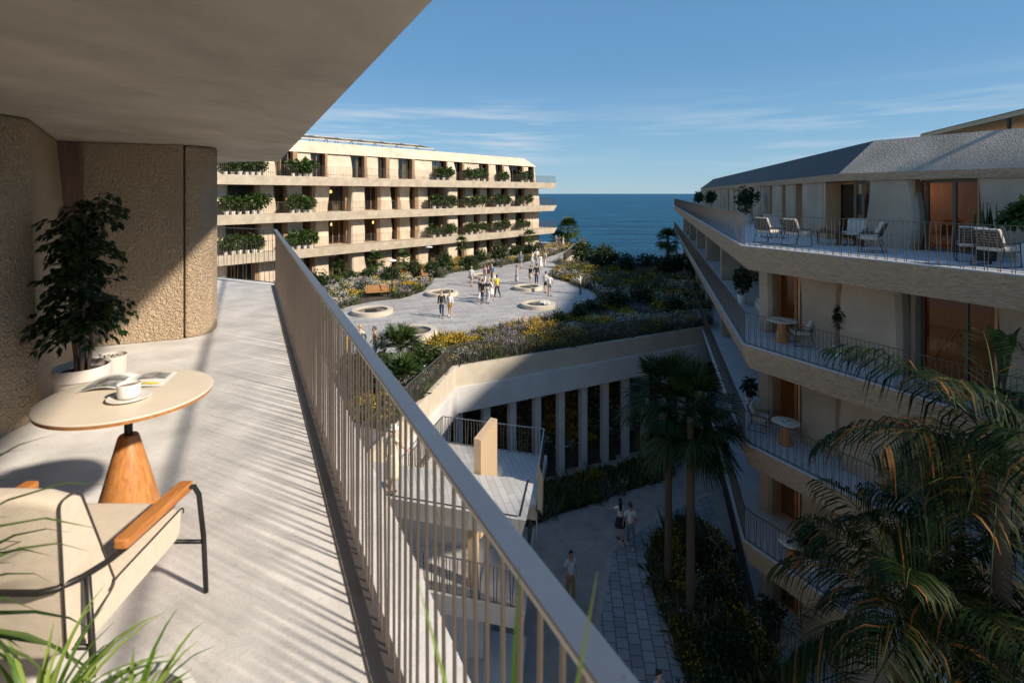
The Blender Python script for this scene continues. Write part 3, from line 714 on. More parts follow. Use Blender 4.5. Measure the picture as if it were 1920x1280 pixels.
for a_, q_, z in ((cA + .6, 4.9, Z0), (S(1668), 4.8, Z0), (1.6, 4.2, Z1), (3.6, 3.8, Z1), (1.6, 4.2, Z2), (3.6, 3.8, Z2), (1.6, 4.4, Z3)):
    c = fA.p(a_, -q_, z + 2.05 - (.12 if z == Z0 else 0)); m_ = MB(); m_.lathe([(.05, -.09), (.08, -.03), (.075, .04), (.03, .09)], c, 10); m_.build('pendant_lamp', 'room_lamp', rb)
# timber pergola on that roof
pg = thing('roof_pergola', 'timber slatted pergola rising behind the roof edge at the upper right, with added unseen canopy', 'pergola', (24, 24, ZR))
PF = lambda u, w, z: (18.2 + 4.9 * u + 4.2 * w, 14.3 + 15.7 * u - 1.3 * w, z)
for k in range(34):
    u = k / 33.0; mb = MB(); mb.bar(PF(u, .02, 3.16), PF(u, .98, 3.30), .07, .14); mb.build('slat', 'pergola_wood', pg)
for w in (0, 1):
    mb = MB(); mb.bar(PF(-.01, w, 3.24 + .14 * w), PF(1.01, w, 3.24 + .14 * w), .10, .20); mb.build('beam', 'pergola_wood', pg)
mb = MB(); mb.prism([PF(0, -.02, 3.345), PF(0, 1.02, 3.49), PF(1, 1.02, 3.49), PF(1, -.02, 3.345)], [PF(0, -.02, 3.365), PF(0, 1.02, 3.51), PF(1, 1.02, 3.51), PF(1, -.02, 3.365)]); mb.build('roof_shade_sheet', 'pergola_wood', pg)
for q0_, q1_ in ((5.0, 5.52), (5.95, 9.0)):  # added sheets out of frame, gapped to shade the terrace but not the roof
    mb = MB(); mb.prism([(*xy(fA.p(a_, -q_)), 3.30) for a_, q_ in ((5.9, q0_), (24, q0_), (24, q1_), (5.9, q1_))], [(*xy(fA.p(a_, -q_)), 3.42) for a_, q_ in ((5.9, q0_), (24, q0_), (24, q1_), (5.9, q1_))]); mb.build('roof_shade_sheet', 'teak', pg)
for a_, q_ in ((6.2, 5.3), (12, 5.3), (18, 5.3), (23.6, 5.3), (6.2, 8.7), (12, 8.7), (18, 8.7), (23.6, 8.7)):  # posts carrying the added out-of-frame sheets
    mb = MB(); x, y = xy(fA.p(a_, -q_)); mb.box((x, y, (ZR + 3.30) / 2), (.10, .10, 3.30 - ZR)); mb.build('post', 'dark_metal', pg)
for u, w in ((.02, 0), (.5, 0), (.98, 0), (.02, 1), (.5, 1), (.98, 1)):
    mb = MB(); x, y, _ = PF(u, w, 0); mb.box((x, y, (ZR + 3.13 + .14 * w) / 2), (.10, .10, 3.13 + .14 * w - ZR)); mb.build('post', 'dark_metal', pg)

# ================================================================== LEFT BUILDING (sunlit, across the plaza)
fL = Fr((-23.3, 43.0), (.638, .770), (.770, -.638))
lb = thing('apartment_building', 'sunlit sand-coloured building across the plaza with long balconies full of potted plants', 'building', (-8, 60, ZP))
SE = 47.0; WW = -1.80
LZ = (1.55, Z0, Z1)
for z in LZ:
    mb = MB(); mb.prism([fL.p(-14, -.25, z - .80), fL.p(SE - .45, -.25, z - .80), fL.p(SE - 1.6, -14, z - .8), fL.p(-14, -14, z - .8)], [fL.p(-14, 0, z - .02), fL.p(SE, 0, z - .02), fL.p(SE - 1.2, -14, z - .02), fL.p(-14, -14, z - .02)])
    mb.build('balcony_slab', 'slab_concrete', lb)
    mb = MB(); mb.prism([fL.p(-14, -.03, z - .019), fL.p(SE - .03, -.03, z - .019), fL.p(SE - 1.2, -13.9, z - .019), fL.p(-14, -13.9, z - .019)], [fL.p(-14, -.03, z), fL.p(SE - .03, -.03, z), fL.p(SE - 1.2, -13.9, z), fL.p(-14, -13.9, z)])
    mb.build('balcony_floor', 'slab_concrete', lb)
    railing(lb, [xy(fL.p(-14, -.15)), xy(fL.p(SE - .15, -.15)), xy(fL.p(SE - .9, -9))], z, 1.0, .16, .008, mat_='rail_metal', rail=(.03, .015), tilt=0)
def z2(x): return 400 + x / 4.267
def z3(x): return 740 + x / 4.922
open_mid = [(z2(108), z2(375)), (z2(500), z2(600)), (z2(720), z2(815)), (z2(930), z2(1080)), (z2(1185), z2(1335)), (z2(1430), z2(1492)), (z3(153), z3(218)), (z3(315), z3(455)), (z3(545), z3(655)), (z3(735), z3(790)), (z3(860), z3(912)), (z3(985), z3(1050)), (z3(1120), z3(1205))]
end_mid = z3(1335)
open_top = [(z2(470), z2(640)), (z2(765), z2(880)), (z2(1087), z2(1195)), (z2(1297), z2(1375)), (z3(12), z3(145)), (z3(327), z3(450)), (z3(527), z3(605)), (z3(762), z3(835)), (z3(910), z3(972)), (z3(1038), z3(1155)), (z3(1213), z3(1250))]
end_top = z3(1268)
rng = random.Random(11)
for lv, z in enumerate((1.55, Z0, Z1, ZP)):
    top_ = lv == 0
    zc = 3.86 if top_ else LZ[lv - 1] - .802
    wf = WW if not top_ else -1.0
    ops = [(fL.s_at(a, WW), fL.s_at(b, WW)) for a, b in (open_top if top_ else open_mid)]
    ops = [(-12.5, -10.5), (-9, -7.8), (-6, -3.0)] + ops
    send = fL.s_at(end_top if top_ else end_mid, WW)
    prev = -13.5
    for i, (a0, a1) in enumerate(ops + [(send, None)]):
        if a0 - prev > .3:
            pieces = [(prev, a0)] if a0 - prev < 3.2 else [(prev, (prev + a0) / 2 - .02), ((prev + a0) / 2 + .02, a0)]
            for (b0, b1) in pieces:
                m_ = MB(); panel(m_, fL, b0, b1, wf + rng.uniform(-.12, .05) + (.75 if not top_ and i - 3 in (4, 8) else 0), z + .002, zc - .002, rng.uniform(-.12, .12), rng.uniform(-.12, .16), .75 + (.7 if not top_ and i - 3 in (4, 8) else 0), lean=-.35 if top_ else rng.uniform(-.08, .06), ph0=rng.choice((0, .4)), ph1=rng.choice((0, .45)))
                m_.build('wall_panel', 'far_wall', lb)
        if a1 is None: break
        wide = a1 - a0 > 1.9
        cur = (a0 + .1, a0 + (a1 - a0) * rng.uniform(.3, .6)) if rng.random() < .6 else ((a0 + .5 * (a1 - a0), a1 - .15) if rng.random() < .75 else None)
        jb = rng.uniform(.22, .45) if a1 - a0 > 1.0 else .16
        window(lb, fL, a0 - .02, a1 + .02, wf - .62, z + .012, zc - .012, jamb='b', jw=jb, wf=wf - .02, rmat='far_reveal', mull=(.34, .67) if wide else (.42,) if a1 - a0 > 1.1 else (), curtain=cur, rail_at=.95 if (not top_ and not wide and a1 - a0 < 1.7) else None, fw=.06, fmat='far_reveal' if rng.random() < .35 else 'bronze_frame')
        prev = a1
    mb = MB(); fL.box(mb, send - .4, send - .001, -13.5, wf - .76, z + .002, zc - .002); mb.build('end_wall', 'far_wall', lb)
    mb = MB(); fL.box(mb, -13.5, send - .41, -13.4, -4.7, z + .003, zc - .003); mb.build('inner_wall', 'interior_warm', lb)
se = fL.s_at(end_top, WW) + .25
mb = MB(); mb.prism([fL.p(-13.6, -1.22, 3.86), fL.p(se, -1.22, 3.86), fL.p(se, -13.6, 3.86), fL.p(-13.6, -13.6, 3.86)], [fL.p(-13.6, -1.95, 5.0), fL.p(se - 1.9, -1.95, 5.0), fL.p(se - 1.9, -13, 5.0), fL.p(-13.6, -13, 5.0)]); mb.build('roof', 'far_wall', lb)
# lamps glowing behind three of the windows
for px, z in ((620, Z0), (622, Z1), (700, Z1), (864, Z0), (918, Z0), (433, Z1)):
    a_ = fL.s_at(px, -3.0); c = fL.p(a_, -3.0, z + 1.95)
    m_ = MB(); m_.lathe([(.10, -.16), (.14, -.05), (.13, .08), (.06, .16)], c, 10); o = m_.build('pendant_lamp', 'lamp_glow', lb)
# glazed panels on that roof
for k in range(7):
    a_ = 5.6 + k * 2.95
    o = thing('roof_skylight', f'slanted framed glass panel on the roof of the sunlit building, {ordinal(k)} from the left', 'skylight', fL.p(a_, -5, 5.0), 'row of slanted glass panels on the roof')
    mb = MB()
    P4 = [fL.p(a_, -3.6, 5.45), fL.p(a_ + 2.6, -3.6, 5.45), fL.p(a_ + 2.6, -6.4, 6.05), fL.p(a_, -6.4, 6.05)]
    for i in range(4): mb.bar(P4[i], P4[(i + 1) % 4], .14, .10)
    mb.build('frame', 'planter_concrete', o)
    mb = MB(); mb.prism([p_ - Vector((0, 0, .02)) for p_ in P4], [p_ + Vector((0, 0, .0)) for p_ in P4]); mb.build('pane', 'roof_metal', o)
    mb = MB()
    for p_ in P4: mb.bar((p_.x, p_.y, 5.0), (p_.x, p_.y, p_.z - .05), .06, .06)
    mb.build('post', 'rail_metal', o)
# ================================================================== VEGETATION
def frames(D, U):
    D = D / np.linalg.norm(D, axis=1, keepdims=True)
    X = np.cross(D, U); ln = np.linalg.norm(X, axis=1, keepdims=True)
    bad = ln[:, 0] < 1e-4; X[bad] = (1, 0, 0); ln[bad] = 1; X = X / ln
    Zv = np.cross(X, D); return X, D, Zv
def leaves(P, D, U, L, W, fold=.25):
    """folded pointed leaves: base, left, tip, right"""
    n = len(P); X, Y, Zv = frames(D, U); L = np.broadcast_to(L, (n,))[:, None]; W = np.broadcast_to(W, (n,))[:, None]
    V = np.stack([P, P + Y * L * .42 - X * W + Zv * W * fold, P + Y * L - Zv * L * .10, P + Y * L * .42 + X * W + Zv * W * fold], 1).reshape(-1, 3)
    b = np.arange(n)[:, None] * 4
    F = np.concatenate([b + np.array([[0, 1, 2]]), b + np.array([[0, 2, 3]])], 0)
    return V, F
def rdir(rng, n, up=0.0):
    d = rng.normal(size=(n, 3)); d[:, 2] += up; return d / np.linalg.norm(d, axis=1, keepdims=True)
def crown_leaves(rng, blobs, n, L, W, outward=.9, droop=.15):
    """leaves in the outer part of a set of blobs (x,y,z,r,rz)"""
    blobs = np.array(blobs, float); w = blobs[:, 3] ** 2; idx = rng.choice(len(blobs), n, p=w / w.sum())
    d = rdir(rng, n); rad = rng.random(n) ** .35
    # twig clusters: pull leaves towards a few sprays per blob so that gaps open
    S = rdir(rng, 26); near = S[np.argmax(d @ S.T + rng.normal(0, .12, (n, 26)), axis=1)]
    d2 = d * .55 + near * .45; d2 /= np.linalg.norm(d2, axis=1, keepdims=True)
    B = blobs[idx]; P = B[:, :3] + d2 * rad[:, None] * B[:, 3:4] * np.array([1, 1, 1]) * np.stack([np.ones(n), np.ones(n), B[:, 4] / B[:, 3]], 1)
    D = d2 * outward + rdir(rng, n) * .7; D[:, 2] -= droop
    U = rdir(rng, n, 1.2)
    return leaves(P, D, U, L * rng.uniform(.7, 1.25, n), W * rng.uniform(.7, 1.2, n))
def bush(name, seed, r, h, n, L, W, matn='leaf_bush', stems=5, nb=7):
    """a shrub about the origin: foliage + stems"""
    rng = np.random.default_rng(seed); root = thing(name, 'x', 'shrub'); bl = []
    for i in range(nb):
        a = rng.uniform(0, 6.28); q = rng.uniform(0, .55) * r; rr = rng.uniform(.38, .6) * r
        bl.append((math.cos(a) * q, math.sin(a) * q, rng.uniform(.3, .72) * h, rr, min(rr, h * .38)))
    V, F = crown_leaves(rng, bl, n, L, W); V[:, 2] = np.maximum(V[:, 2], .02)
    arr_mesh('foliage', V, F, matn, parent=root)
    m_ = MB()
    for b_ in bl[:stems]: m_.tube([(b_[0] * .15, b_[1] * .15, -.02), (b_[0] * .5, b_[1] * .5, b_[2] * .5), (b_[0], b_[1], b_[2])], [.03, .02, .01], 5)
    m_.build('stem', 'bark', root)
    return root
def pot_shape(parent, r, h, matn, c=(0, 0, 0)):
    m_ = MB(); m_.lathe([(r * .80, 0), (r, h * .9), (r * 1.04, h * .9), (r * 1.04, h), (r * .93, h), (r * .92, h * .9)], c, 18); o = m_.build('pot', matn, parent, smooth=True)
    s_ = MB(); s_.lathe([(r * .9, h * .88), (r * .9, h * .9)], c, 14); s_.build('soil', 'soil', o)
    return o
def potted(name, seed, h, r, n, matn='leaf_shrub', pm='pot_white', pr=.2, ph=.36, L=.16, W=.05, label='x'):
    rng = np.random.default_rng(seed); root = thing(name, label, 'potted plant')
    pot_shape(root, pr, ph, pm); bl = []
    for i in range(6):
        a = rng.uniform(0, 6.28); q = rng.uniform(0, .6) * r; rr = rng.uniform(.45, .65) * r
        bl.append((math.cos(a) * q, math.sin(a) * q, ph + (h - ph) * rng.uniform(.35, .78), rr, rr))
    V, F = crown_leaves(rng, bl, n, L, W); V[:, 2] = np.clip(V[:, 2], ph * .8, None)
    arr_mesh('foliage', V, F, matn, parent=root)
    m_ = MB()
    for b_ in bl[:4]: m_.tube([(b_[0] * .1, b_[1] * .1, ph * .85), (b_[0] * .4, b_[1] * .4, (b_[2] + ph) / 2), b_[:3]], [.022, .016, .008], 5)
    m_.build('stem', 'bark', root)
    return root
def fan_leaf(rng, base, d, pet, rad, nbl=22, spread=2.5, droop=.35):
    """petiole + a fan of narrow blades; returns verts, tris"""
    d = np.array(d, float); d /= np.linalg.norm(d); up = np.array([0, 0, 1.0])
    x = np.cross(d, up); x /= np.linalg.norm(x) + 1e-9; zz = np.cross(x, d)
    hub = np.array(base) + d * pet; V, F = [], []
    V += [base - x * .018, base + x * .018, hub + x * .012, hub - x * .012]; F += [(0, 1, 2), (0, 2, 3)]
    tw = rng.uniform(-.3, .3)
    for i in range(nbl):
        a = (i / (nbl - 1) - .5) * spread; q = d * math.cos(a) + x * math.sin(a) + zz * (tw * math.sin(a))
        ln = rad * (.72 + .28 * math.cos(a * .9)) * rng.uniform(.92, 1.05); s_ = np.cross(q, zz); s_ /= np.linalg.norm(s_) + 1e-9
        w = rad * spread / nbl * .34; k = len(V); fold = zz * w * (.8 if i % 2 else -.3)
        mid = hub + q * ln * .55 - up * droop * ln * .10; tip = hub + q * ln - up * droop * ln * rng.uniform(.35, .75)
        V += [hub, mid - s_ * w + fold, mid + s_ * w + fold, tip]; F += [(k, k + 1, k + 2), (k + 1, k + 3, k + 2)]
    return V, F
def fan_palm(name, seed, loc, trunk_h, trunk_r, nleaf, pet, rad, label, cat='palm', matn='leaf_fan', group=None, nbl=22, low=-.75):
    rng = np.random.default_rng(seed); root = thing(name, label, cat, loc, group); loc = np.array(loc, float)
    if trunk_h > .3:
        m_ = MB(); prof = []; nn = int(trunk_h / .12)
        for i in range(nn + 1):
            u = i / nn; prof.append((trunk_r * (1.25 - .35 * u + .35 * max(0, .06 - u) / .06) * (1.05 if i % 2 else .95), trunk_h * u - (.06 if i == 0 else 0)))
        m_.lathe(prof, loc, 12); m_.build('trunk', 'palm_bark', root, smooth='all')
    V, F = [], []
    for i in range(nleaf):
        u = i / nleaf; el = 1.35 - u * (1.35 - low) + rng.uniform(-.15, .15); a = i * 2.399 + rng.uniform(-.3, .3)
        d = (math.cos(a) * math.cos(el), math.sin(a) * math.cos(el), math.sin(el))
        v, f = fan_leaf(rng, loc + np.array([0, 0, trunk_h - .15 * u]) , d, pet * rng.uniform(.7, 1.15), rad * rng.uniform(.85, 1.1), nbl=nbl, droop=.25 + .5 * u)
        k = len(V); V += v; F += [tuple(j + k for j in t_) for t_ in f]
    arr_mesh('crown', np.array(V), np.array(F), matn, parent=root)
    return root
def feather_palm(seed, loc, h, nfr, L, label, lean=(0, 0), elr=(1.25, -.25), nl=40, drop=.9):
    """arching fronds with many long hanging leaflets"""
    rng = np.random.default_rng(seed); root = thing('feather_palm', label, 'palm', loc, None); loc = np.array(loc, float); top = loc + np.array([lean[0], lean[1], h])
    m_ = MB(); pts = [loc + (top - loc) * u + np.array([lean[0], lean[1], 0]) * (-.5 * math.sin(math.pi * u)) * .4 for u in np.linspace(0, 1, 14)]
    pts[0] = pts[0] - np.array([0, 0, .08])
    m_.tube(pts, [.17 - .05 * u + (.006 if int(u * 13) % 2 else 0) for u in np.linspace(0, 1, 14)], 12); m_.build('trunk', 'palm_bark', root, smooth='all')
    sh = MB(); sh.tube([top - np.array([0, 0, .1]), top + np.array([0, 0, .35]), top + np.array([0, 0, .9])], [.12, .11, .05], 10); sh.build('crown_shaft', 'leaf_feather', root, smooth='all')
    V, F = [], []; rib = MB()
    for i in range(nfr):
        u = i / max(1, nfr - 1); el = elr[0] + (elr[1] - elr[0]) * u + rng.uniform(-.12, .12); a = i * 2.399 + rng.uniform(-.35, .35) + seed
        hd = np.array([math.cos(a), math.sin(a), 0]); ln = L * rng.uniform(.85, 1.1); n = 16; pos = top + np.array([0, 0, .55 - .5 * u]); path = [pos]; e = el
        for k in range(n):
            e -= (drop + .5 * rng.random()) / n * (.6 + 1.1 * k / n); pos = pos + (hd * math.cos(e) + np.array([0, 0, math.sin(e)])) * ln / n; path.append(pos)
        rib.tube(path, [.022 * (1 - k / (n + 1)) + .003 for k in range(n + 1)], 5)
        side = np.cross(hd, (0, 0, 1.0)); path = np.array(path)
        for k in range(nl):
            s_ = .14 + .86 * k / nl; j = min(n - 1, int(s_ * n)); fr_ = s_ * n - j; b = path[j] * (1 - fr_) + path[j + 1] * fr_; tg = path[j + 1] - path[j]; tg /= np.linalg.norm(tg)
            for sg in (-1, 1):
                ll = L * .37 * (math.sin(math.pi * min(1, .18 + s_ * .80)) ** .7 + .12) * rng.uniform(.8, 1.15)
                d0 = side * sg * .85 + tg * .55 + np.array([0, 0, rng.uniform(.0, .30)]); d0 /= np.linalg.norm(d0)
                w = .017 * rng.uniform(.8, 1.3); wv = np.cross(d0, (0, 0, 1.0)); wv /= np.linalg.norm(wv) + 1e-9
                m1 = b + d0 * ll * .38 - np.array([0, 0, ll * .03]); m2 = b + d0 * ll * .68 - np.array([0, 0, ll * .26]); tp = b + d0 * ll * .82 - np.array([0, 0, ll * rng.uniform(.5, .75)])
                k0 = len(V); V += [b, m1 - wv * w, m1 + wv * w, m2 - wv * w * .8, m2 + wv * w * .8, tp]
                F += [(k0, k0 + 1, k0 + 2), (k0 + 1, k0 + 3, k0 + 4), (k0 + 1, k0 + 4, k0 + 2), (k0 + 3, k0 + 5, k0 + 4)]
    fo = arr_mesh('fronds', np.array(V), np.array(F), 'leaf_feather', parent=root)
    rib.build('midribs', 'leaf_palm', fo, smooth='all')
    return root
def blades(rng, c, n, h, spread, w, droop=1.0, segs=6, elr=(.6, 1.5)):
    """arching strap leaves from one crown; returns verts, quads"""
    V, F = [], []
    for i in range(n):
        a = rng.uniform(0, 6.28); el = rng.uniform(*elr); ln = h * rng.uniform(.6, 1.1); pos = np.array(c) + np.array([math.cos(a), math.sin(a), 0]) * rng.uniform(0, spread * .12)
        e = el; hd = np.array([math.cos(a), math.sin(a), 0]); sd = np.array([-math.sin(a), math.cos(a), 0]); k0 = len(V)
        for k in range(segs + 1):
            u = k / segs; ww = w * (1 - u ** 2.2) * (.55 + .45 * min(1, u * 4)) + .0006
            V += [pos - sd * ww + np.array([0, 0, ww * .5]), pos, pos + sd * ww + np.array([0, 0, ww * .5])]
            e -= droop * rng.uniform(.7, 1.3) / segs * (.4 + 1.2 * u); pos = pos + (hd * math.cos(e) + np.array([0, 0, math.sin(e)])) * ln / segs
        for k in range(segs):
            b = k0 + 3 * k; F += [(b, b + 3, b + 4, b + 1), (b + 1, b + 4, b + 5, b + 2)]
    return V, F
def inside(P, poly):
    x, y = P[:, 0], P[:, 1]; c = np.zeros(len(P), bool); n = len(poly); j = n - 1
    for i in range(n):
        xi, yi = poly[i]; xj, yj = poly[j]
        c ^= ((yi > y) != (yj > y)) & (x < (xj - xi) * (y - yi) / ((yj - yi) + 1e-12) + xi); j = i
    return c
def vnoise(P, s, seed):
    q = P[:, :2] * s; i = np.floor(q).astype(int); f = q - i; f = f * f * (3 - 2 * f)
    def h(a, b): v = np.sin(a * 127.1 + b * 311.7 + seed * 74.7) * 43758.5453; return v - np.floor(v)
    a, b = i[:, 0], i[:, 1]
    return (h(a, b) * (1 - f[:, 0]) + h(a + 1, b) * f[:, 0]) * (1 - f[:, 1]) + (h(a, b + 1) * (1 - f[:, 0]) + h(a + 1, b + 1) * f[:, 0]) * f[:, 1]
def flowers(name, poly, zf, dens, seed, hgt=.5, label='', bloom=1.0, fs=.05, soil=True, mix=(1, 1, 1, 1), avoid=(), soilz=.012, nbld=9, tuft='grass_tuft'):
    """planting: grassy tufts and blooms in drifts of colour; one object nobody could count"""
    rng = np.random.default_rng(seed); poly = [(p_[0], p_[1]) for p_ in poly]
    xs = [p_[0] for p_ in poly]; ys = [p_[1] for p_ in poly]; A = (max(xs) - min(xs)) * (max(ys) - min(ys)); n = int(A * dens)
    P = np.stack([rng.uniform(min(xs), max(xs), n), rng.uniform(min(ys), max(ys), n)], 1); P = P[inside(P, poly)]
    for (ax, ay, ar) in avoid: P = P[np.hypot(P[:, 0] - ax, P[:, 1] - ay) > ar]
    n = len(P); Zb = np.array([zf(x, y) for x, y in P]) if callable(zf) else np.full(n, zf)
    P = np.column_stack([P, Zb])
    k1 = vnoise(P, .55, seed); k2 = vnoise(P, .9, seed + 5); k3 = vnoise(P, .35, seed + 9)
    h = hgt * (.55 + .75 * k1) * rng.uniform(.7, 1.2, n)
    sel = (k2 + rng.normal(0, .10, n))
    typ = np.zeros(n, int)                                   # 0 green, 1 yellow, 2 white, 3 lilac, 4 orange
    typ[(sel > .60)] = 1; typ[(sel < .36)] = 3; typ[(k3 > .58) & (rng.random(n) < .55)] = 2; typ[(sel > .74) & (k1 > .5)] = 4
    for c_, wgt in zip((1, 2, 3, 4), mix):
        if wgt < 1: m_ = (typ == c_) & (rng.random(n) > wgt); typ[m_] = 0
    Vs, Fs, Ms = [], [], []; off_ = 0
    def add(V, F, mi):
        nonlocal off_
        Vs.append(V); Fs.append(F + off_); Ms.append(np.broadcast_to(mi, (len(F),)).copy()); off_ += len(V)
    nb = nbld; idx = np.repeat(np.arange(n), nb); d = rdir(rng, len(idx), 1.5); d[:, 2] = np.abs(d[:, 2]) + .2
    base = P[idx] + np.column_stack([rng.normal(0, .10, (len(idx), 2)), np.zeros(len(idx))])
    L = h[idx] * rng.uniform(.6, 1.15, len(idx))
    V, F = leaves(base, d, rdir(rng, len(idx)), L, .03 + .05 * L * rng.random(len(idx)) + .01, fold=.2)
    mm = np.where((typ[idx] == 3) | (k3[idx] > .55), 1, 0); add(V, F, np.tile(mm, 2))
    nf = 10; idx = np.repeat(np.arange(n), nf); keep = (typ[idx] > 0) & (rng.random(len(idx)) < bloom * (.35 + .65 * k2[idx])); idx = idx[keep]
    if len(idx):
        c = P[idx] + np.column_stack([rng.normal(0, .15, (len(idx), 2)), h[idx] * rng.uniform(.72, 1.12, len(idx))])
        for rep in range(2):
            d = rdir(rng, len(idx), .3); s_ = fs * rng.uniform(.6, 1.3, len(idx)); lil = typ[idx] == 3
            d[lil, 2] = np.abs(d[lil, 2]) + 1.2; s2 = np.where(lil, s_ * 1.5, s_); w2 = np.where(lil, s_ * .28, s_ * .55)
            V, F = leaves(c - d * s2[:, None] * .5, d, rdir(rng, len(idx)), s2, w2, fold=.5)
            mi = np.array([0, 2, 3, 4, 5])[typ[idx]]; add(V, F, np.tile(mi, 2))
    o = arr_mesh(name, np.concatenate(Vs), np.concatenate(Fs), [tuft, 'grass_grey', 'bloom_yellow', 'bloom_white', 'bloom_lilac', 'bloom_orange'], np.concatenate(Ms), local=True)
    stuff(o, label or None)
    if soil and not callable(zf):
        m_ = MB(); m_.poly([(x, y, zf + soilz) for x, y in poly]); structure(m_.build('planting_soil', 'soil'))
    return o

# ------------------------------------------------------------------ planting on the plaza
P_ = lambda px, py: xy(at(px, py, ZP))
left_bed = [P_(560, 640), P_(640, 577), P_(700, 565), P_(752, 560), P_(792, 547), P_(806, 533), P_(815, 520), P_(850, 511), P_(905, 503), P_(960, 495), P_(1005, 488), P_(1040, 478), P_(1060, 470), P_(1072, 458), P_(1040, 455), xy(fL.p(SE - 2, -1.0)), xy(fL.p(30, -.9)), xy(fL.p(14, -.9)), xy(fL.p(3, -.9)), (-21, 40), (-14, 28)]
flowers('flower_bed', left_bed, ZP, 15, 21, .62, 'drifts of yellow, white and lilac flowers between the sunlit building and the plaza paving', bloom=.85, fs=.085, mix=(1, .8, 1, .3), avoid=[(*xy(at(708, 560, ZP)), 1.6), (*xy(at(712, 566, ZP)), 1.6), (*xy(at(797, 524, ZP)), 1.5)])
front_bed = [xy(FA * .75 + FB * .25 + Vector((-.25, 0, 0))), xy(FB - nb1 * .12 - nb2 * .12), xy(FC - nb2 * .15), (12.9, 36.4), P_(1215, 577), P_(1130, 583), P_(1058, 597), P_(985, 613), P_(900, 628), P_(826, 640), P_(790, 662), (-5.4, 26.6), (-6.6, 24.0), (-6.2, 20)]
flowers('flower_bed', front_bed, ZP, 26, 33, .62, 'bed of lilac, white and yellow flowers behind the dark edge fence', bloom=.95, fs=.062, mix=(1, 1, 1, .45))
right_bed = [P_(1062, 497), P_(1042, 508), P_(1037, 520), P_(1066, 531), P_(1112, 545), P_(1124, 560), P_(1126, 577), (13.4, 37.4), (14.2, 38.0), (19.3, 58.6), (19.9, 60.0), (13, 60.1), (6.6, 63.8)]
flowers('flower_bed', right_bed, ZP, 14, 45, .62, 'shaded garden bed with sparse yellow and white flowers beside the right-hand building', bloom=.5, fs=.08, mix=(.6, .8, .7, .5))
mb = MB(); mb.bar((10.2, 36.9, ZP + .08), (13.6, 37.6, ZP + .08), .3, .16); structure(mb.build('garden_kerb', 'planter_concrete'))

BUSH = [bush('round_bush', 100 + i, 1.0, 1.5, 1500, .15, .05, 'leaf_bush') for i in range(3)] + [bush('round_bush', 110 + i, 1.0, 1.15, 1500, .12, .05, 'leaf_dark') for i in range(2)]
used = set()
def put_bush(k, loc, sc, rz, label, group):
    if k not in used:
        used.add(k); o = place(BUSH[k], loc, rz, 1.0)
    else: o = dup(BUSH[k], loc, rz)
    o.scale = (sc if isinstance(sc, tuple) else (sc, sc, sc)); o['label'] = label; o['group'] = group
    return o
def gp(px, D, z=ZP): return ((px - 960) / FPX * D, D, z)
gl = 'bushes in front of the sunlit building'
for k, px, D, sc, lb_ in ((0, 592, 44.5, 1.35, 'wide round bush nearest the railing in front of the sunlit building'), (1, 560, 45.5, 1.2, 'dark bush half hidden behind the balcony railing'), (2, 655, 49, .9, 'low bush at the foot of the sunlit building between two small palms'),
        (1, 690, 50, 1.0, 'bush left of the tall small palm by the lamp'), (0, 735, 50.5, 1.1, 'bush behind the nearer street lamp'), (2, 775, 53, 1.1, 'bush between the two street lamps'), (0, 828, 56, 1.5, 'large leafy bush right of the farther street lamp'), (1, 812, 54, 1.1, 'low bush below the farther lamp'),
        (2, 902, 62, 1.25, 'bush at the middle of the far row beside the tall palm'), (0, 940, 64.5, 1.7, 'broad bush towards the right end of the sunlit building'), (1, 968, 68, 1.3, 'bush near the corner of the sunlit building'), (3, 992, 71, 1.5, 'dark bush under the end of the long balconies'), (2, 1008, 74, 1.1, 'last bush of the row at the sunlit corner'), (3, 878, 58.5, 1.35, 'dark round bush at the foot of the tall palm'), (4, 720, 48.5, .95, 'low dark bush behind the wooden bench')):
    put_bush(k, gp(px, D), sc, px * .7, lb_, gl)
gl = 'bushes in the garden towards the sea'
for k, px, D, sc, lb_ in ((0, 1100, 63.5, 1.9, 'bush against the pale ramp wall by the sea'), (3, 1122, 60, 1.7, 'dark bush in front of the sea, right of the ramp wall'), (4, 1142, 58.5, 2.0, 'broad dark bush in the middle of the sea edge'), (0, 1136, 62, 1.7, 'tall light-topped bush rising against the sea'), (4, 1172, 56, 1.7, 'low dark bush left of the sea fence'), (3, 1215, 57.5, 1.6, 'dark bush below the sea fence'), (4, 1252, 54, 1.6, 'dark bush at the foot of the small palm by the right building'), (3, 1268, 56, 1.8, 'dark bush tucked against the right building balconies'),
        (3, 1150, 38.0, 1.25, 'round dark bush on the shaded end of the plaza paving'), (4, 1200, 38.4, 1.45, 'large round dark bush above the columns near the right building'), (3, 1112, 36.4, 1.0, 'dark bush at the bend of the front flower bed'), (2, 1052, 33.2, .7, 'low bush at the front bed below the shaded basin'), (4, 1262, 36.2, 1.1, 'dark bush beside the right building above the beam'), (2, 1085, 34.8, .8, 'small bush in the front bed in shade')):
    put_bush(k, gp(px, D), sc, px * .9, lb_, gl)
gl = 'bushes beside the near edge of the plaza'
for k, px, D, sc, lb_ in ((0, 792, 24.6, 1.0, 'leafy bush right of the fan palm inside the edge fence'), (1, 742, 23.0, 1.0, 'bush below the fan palm behind the railing bars'), (2, 700, 21.5, 1.1, 'bush seen through the railing bars by the plaza corner'), (1, 660, 23.5, .95, 'low bush behind the bars under the three standing people')):
    put_bush(k, gp(px, D), sc, px, lb_, gl)
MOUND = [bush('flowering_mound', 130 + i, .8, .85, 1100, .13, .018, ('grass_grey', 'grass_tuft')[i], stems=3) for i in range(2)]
mu = set()
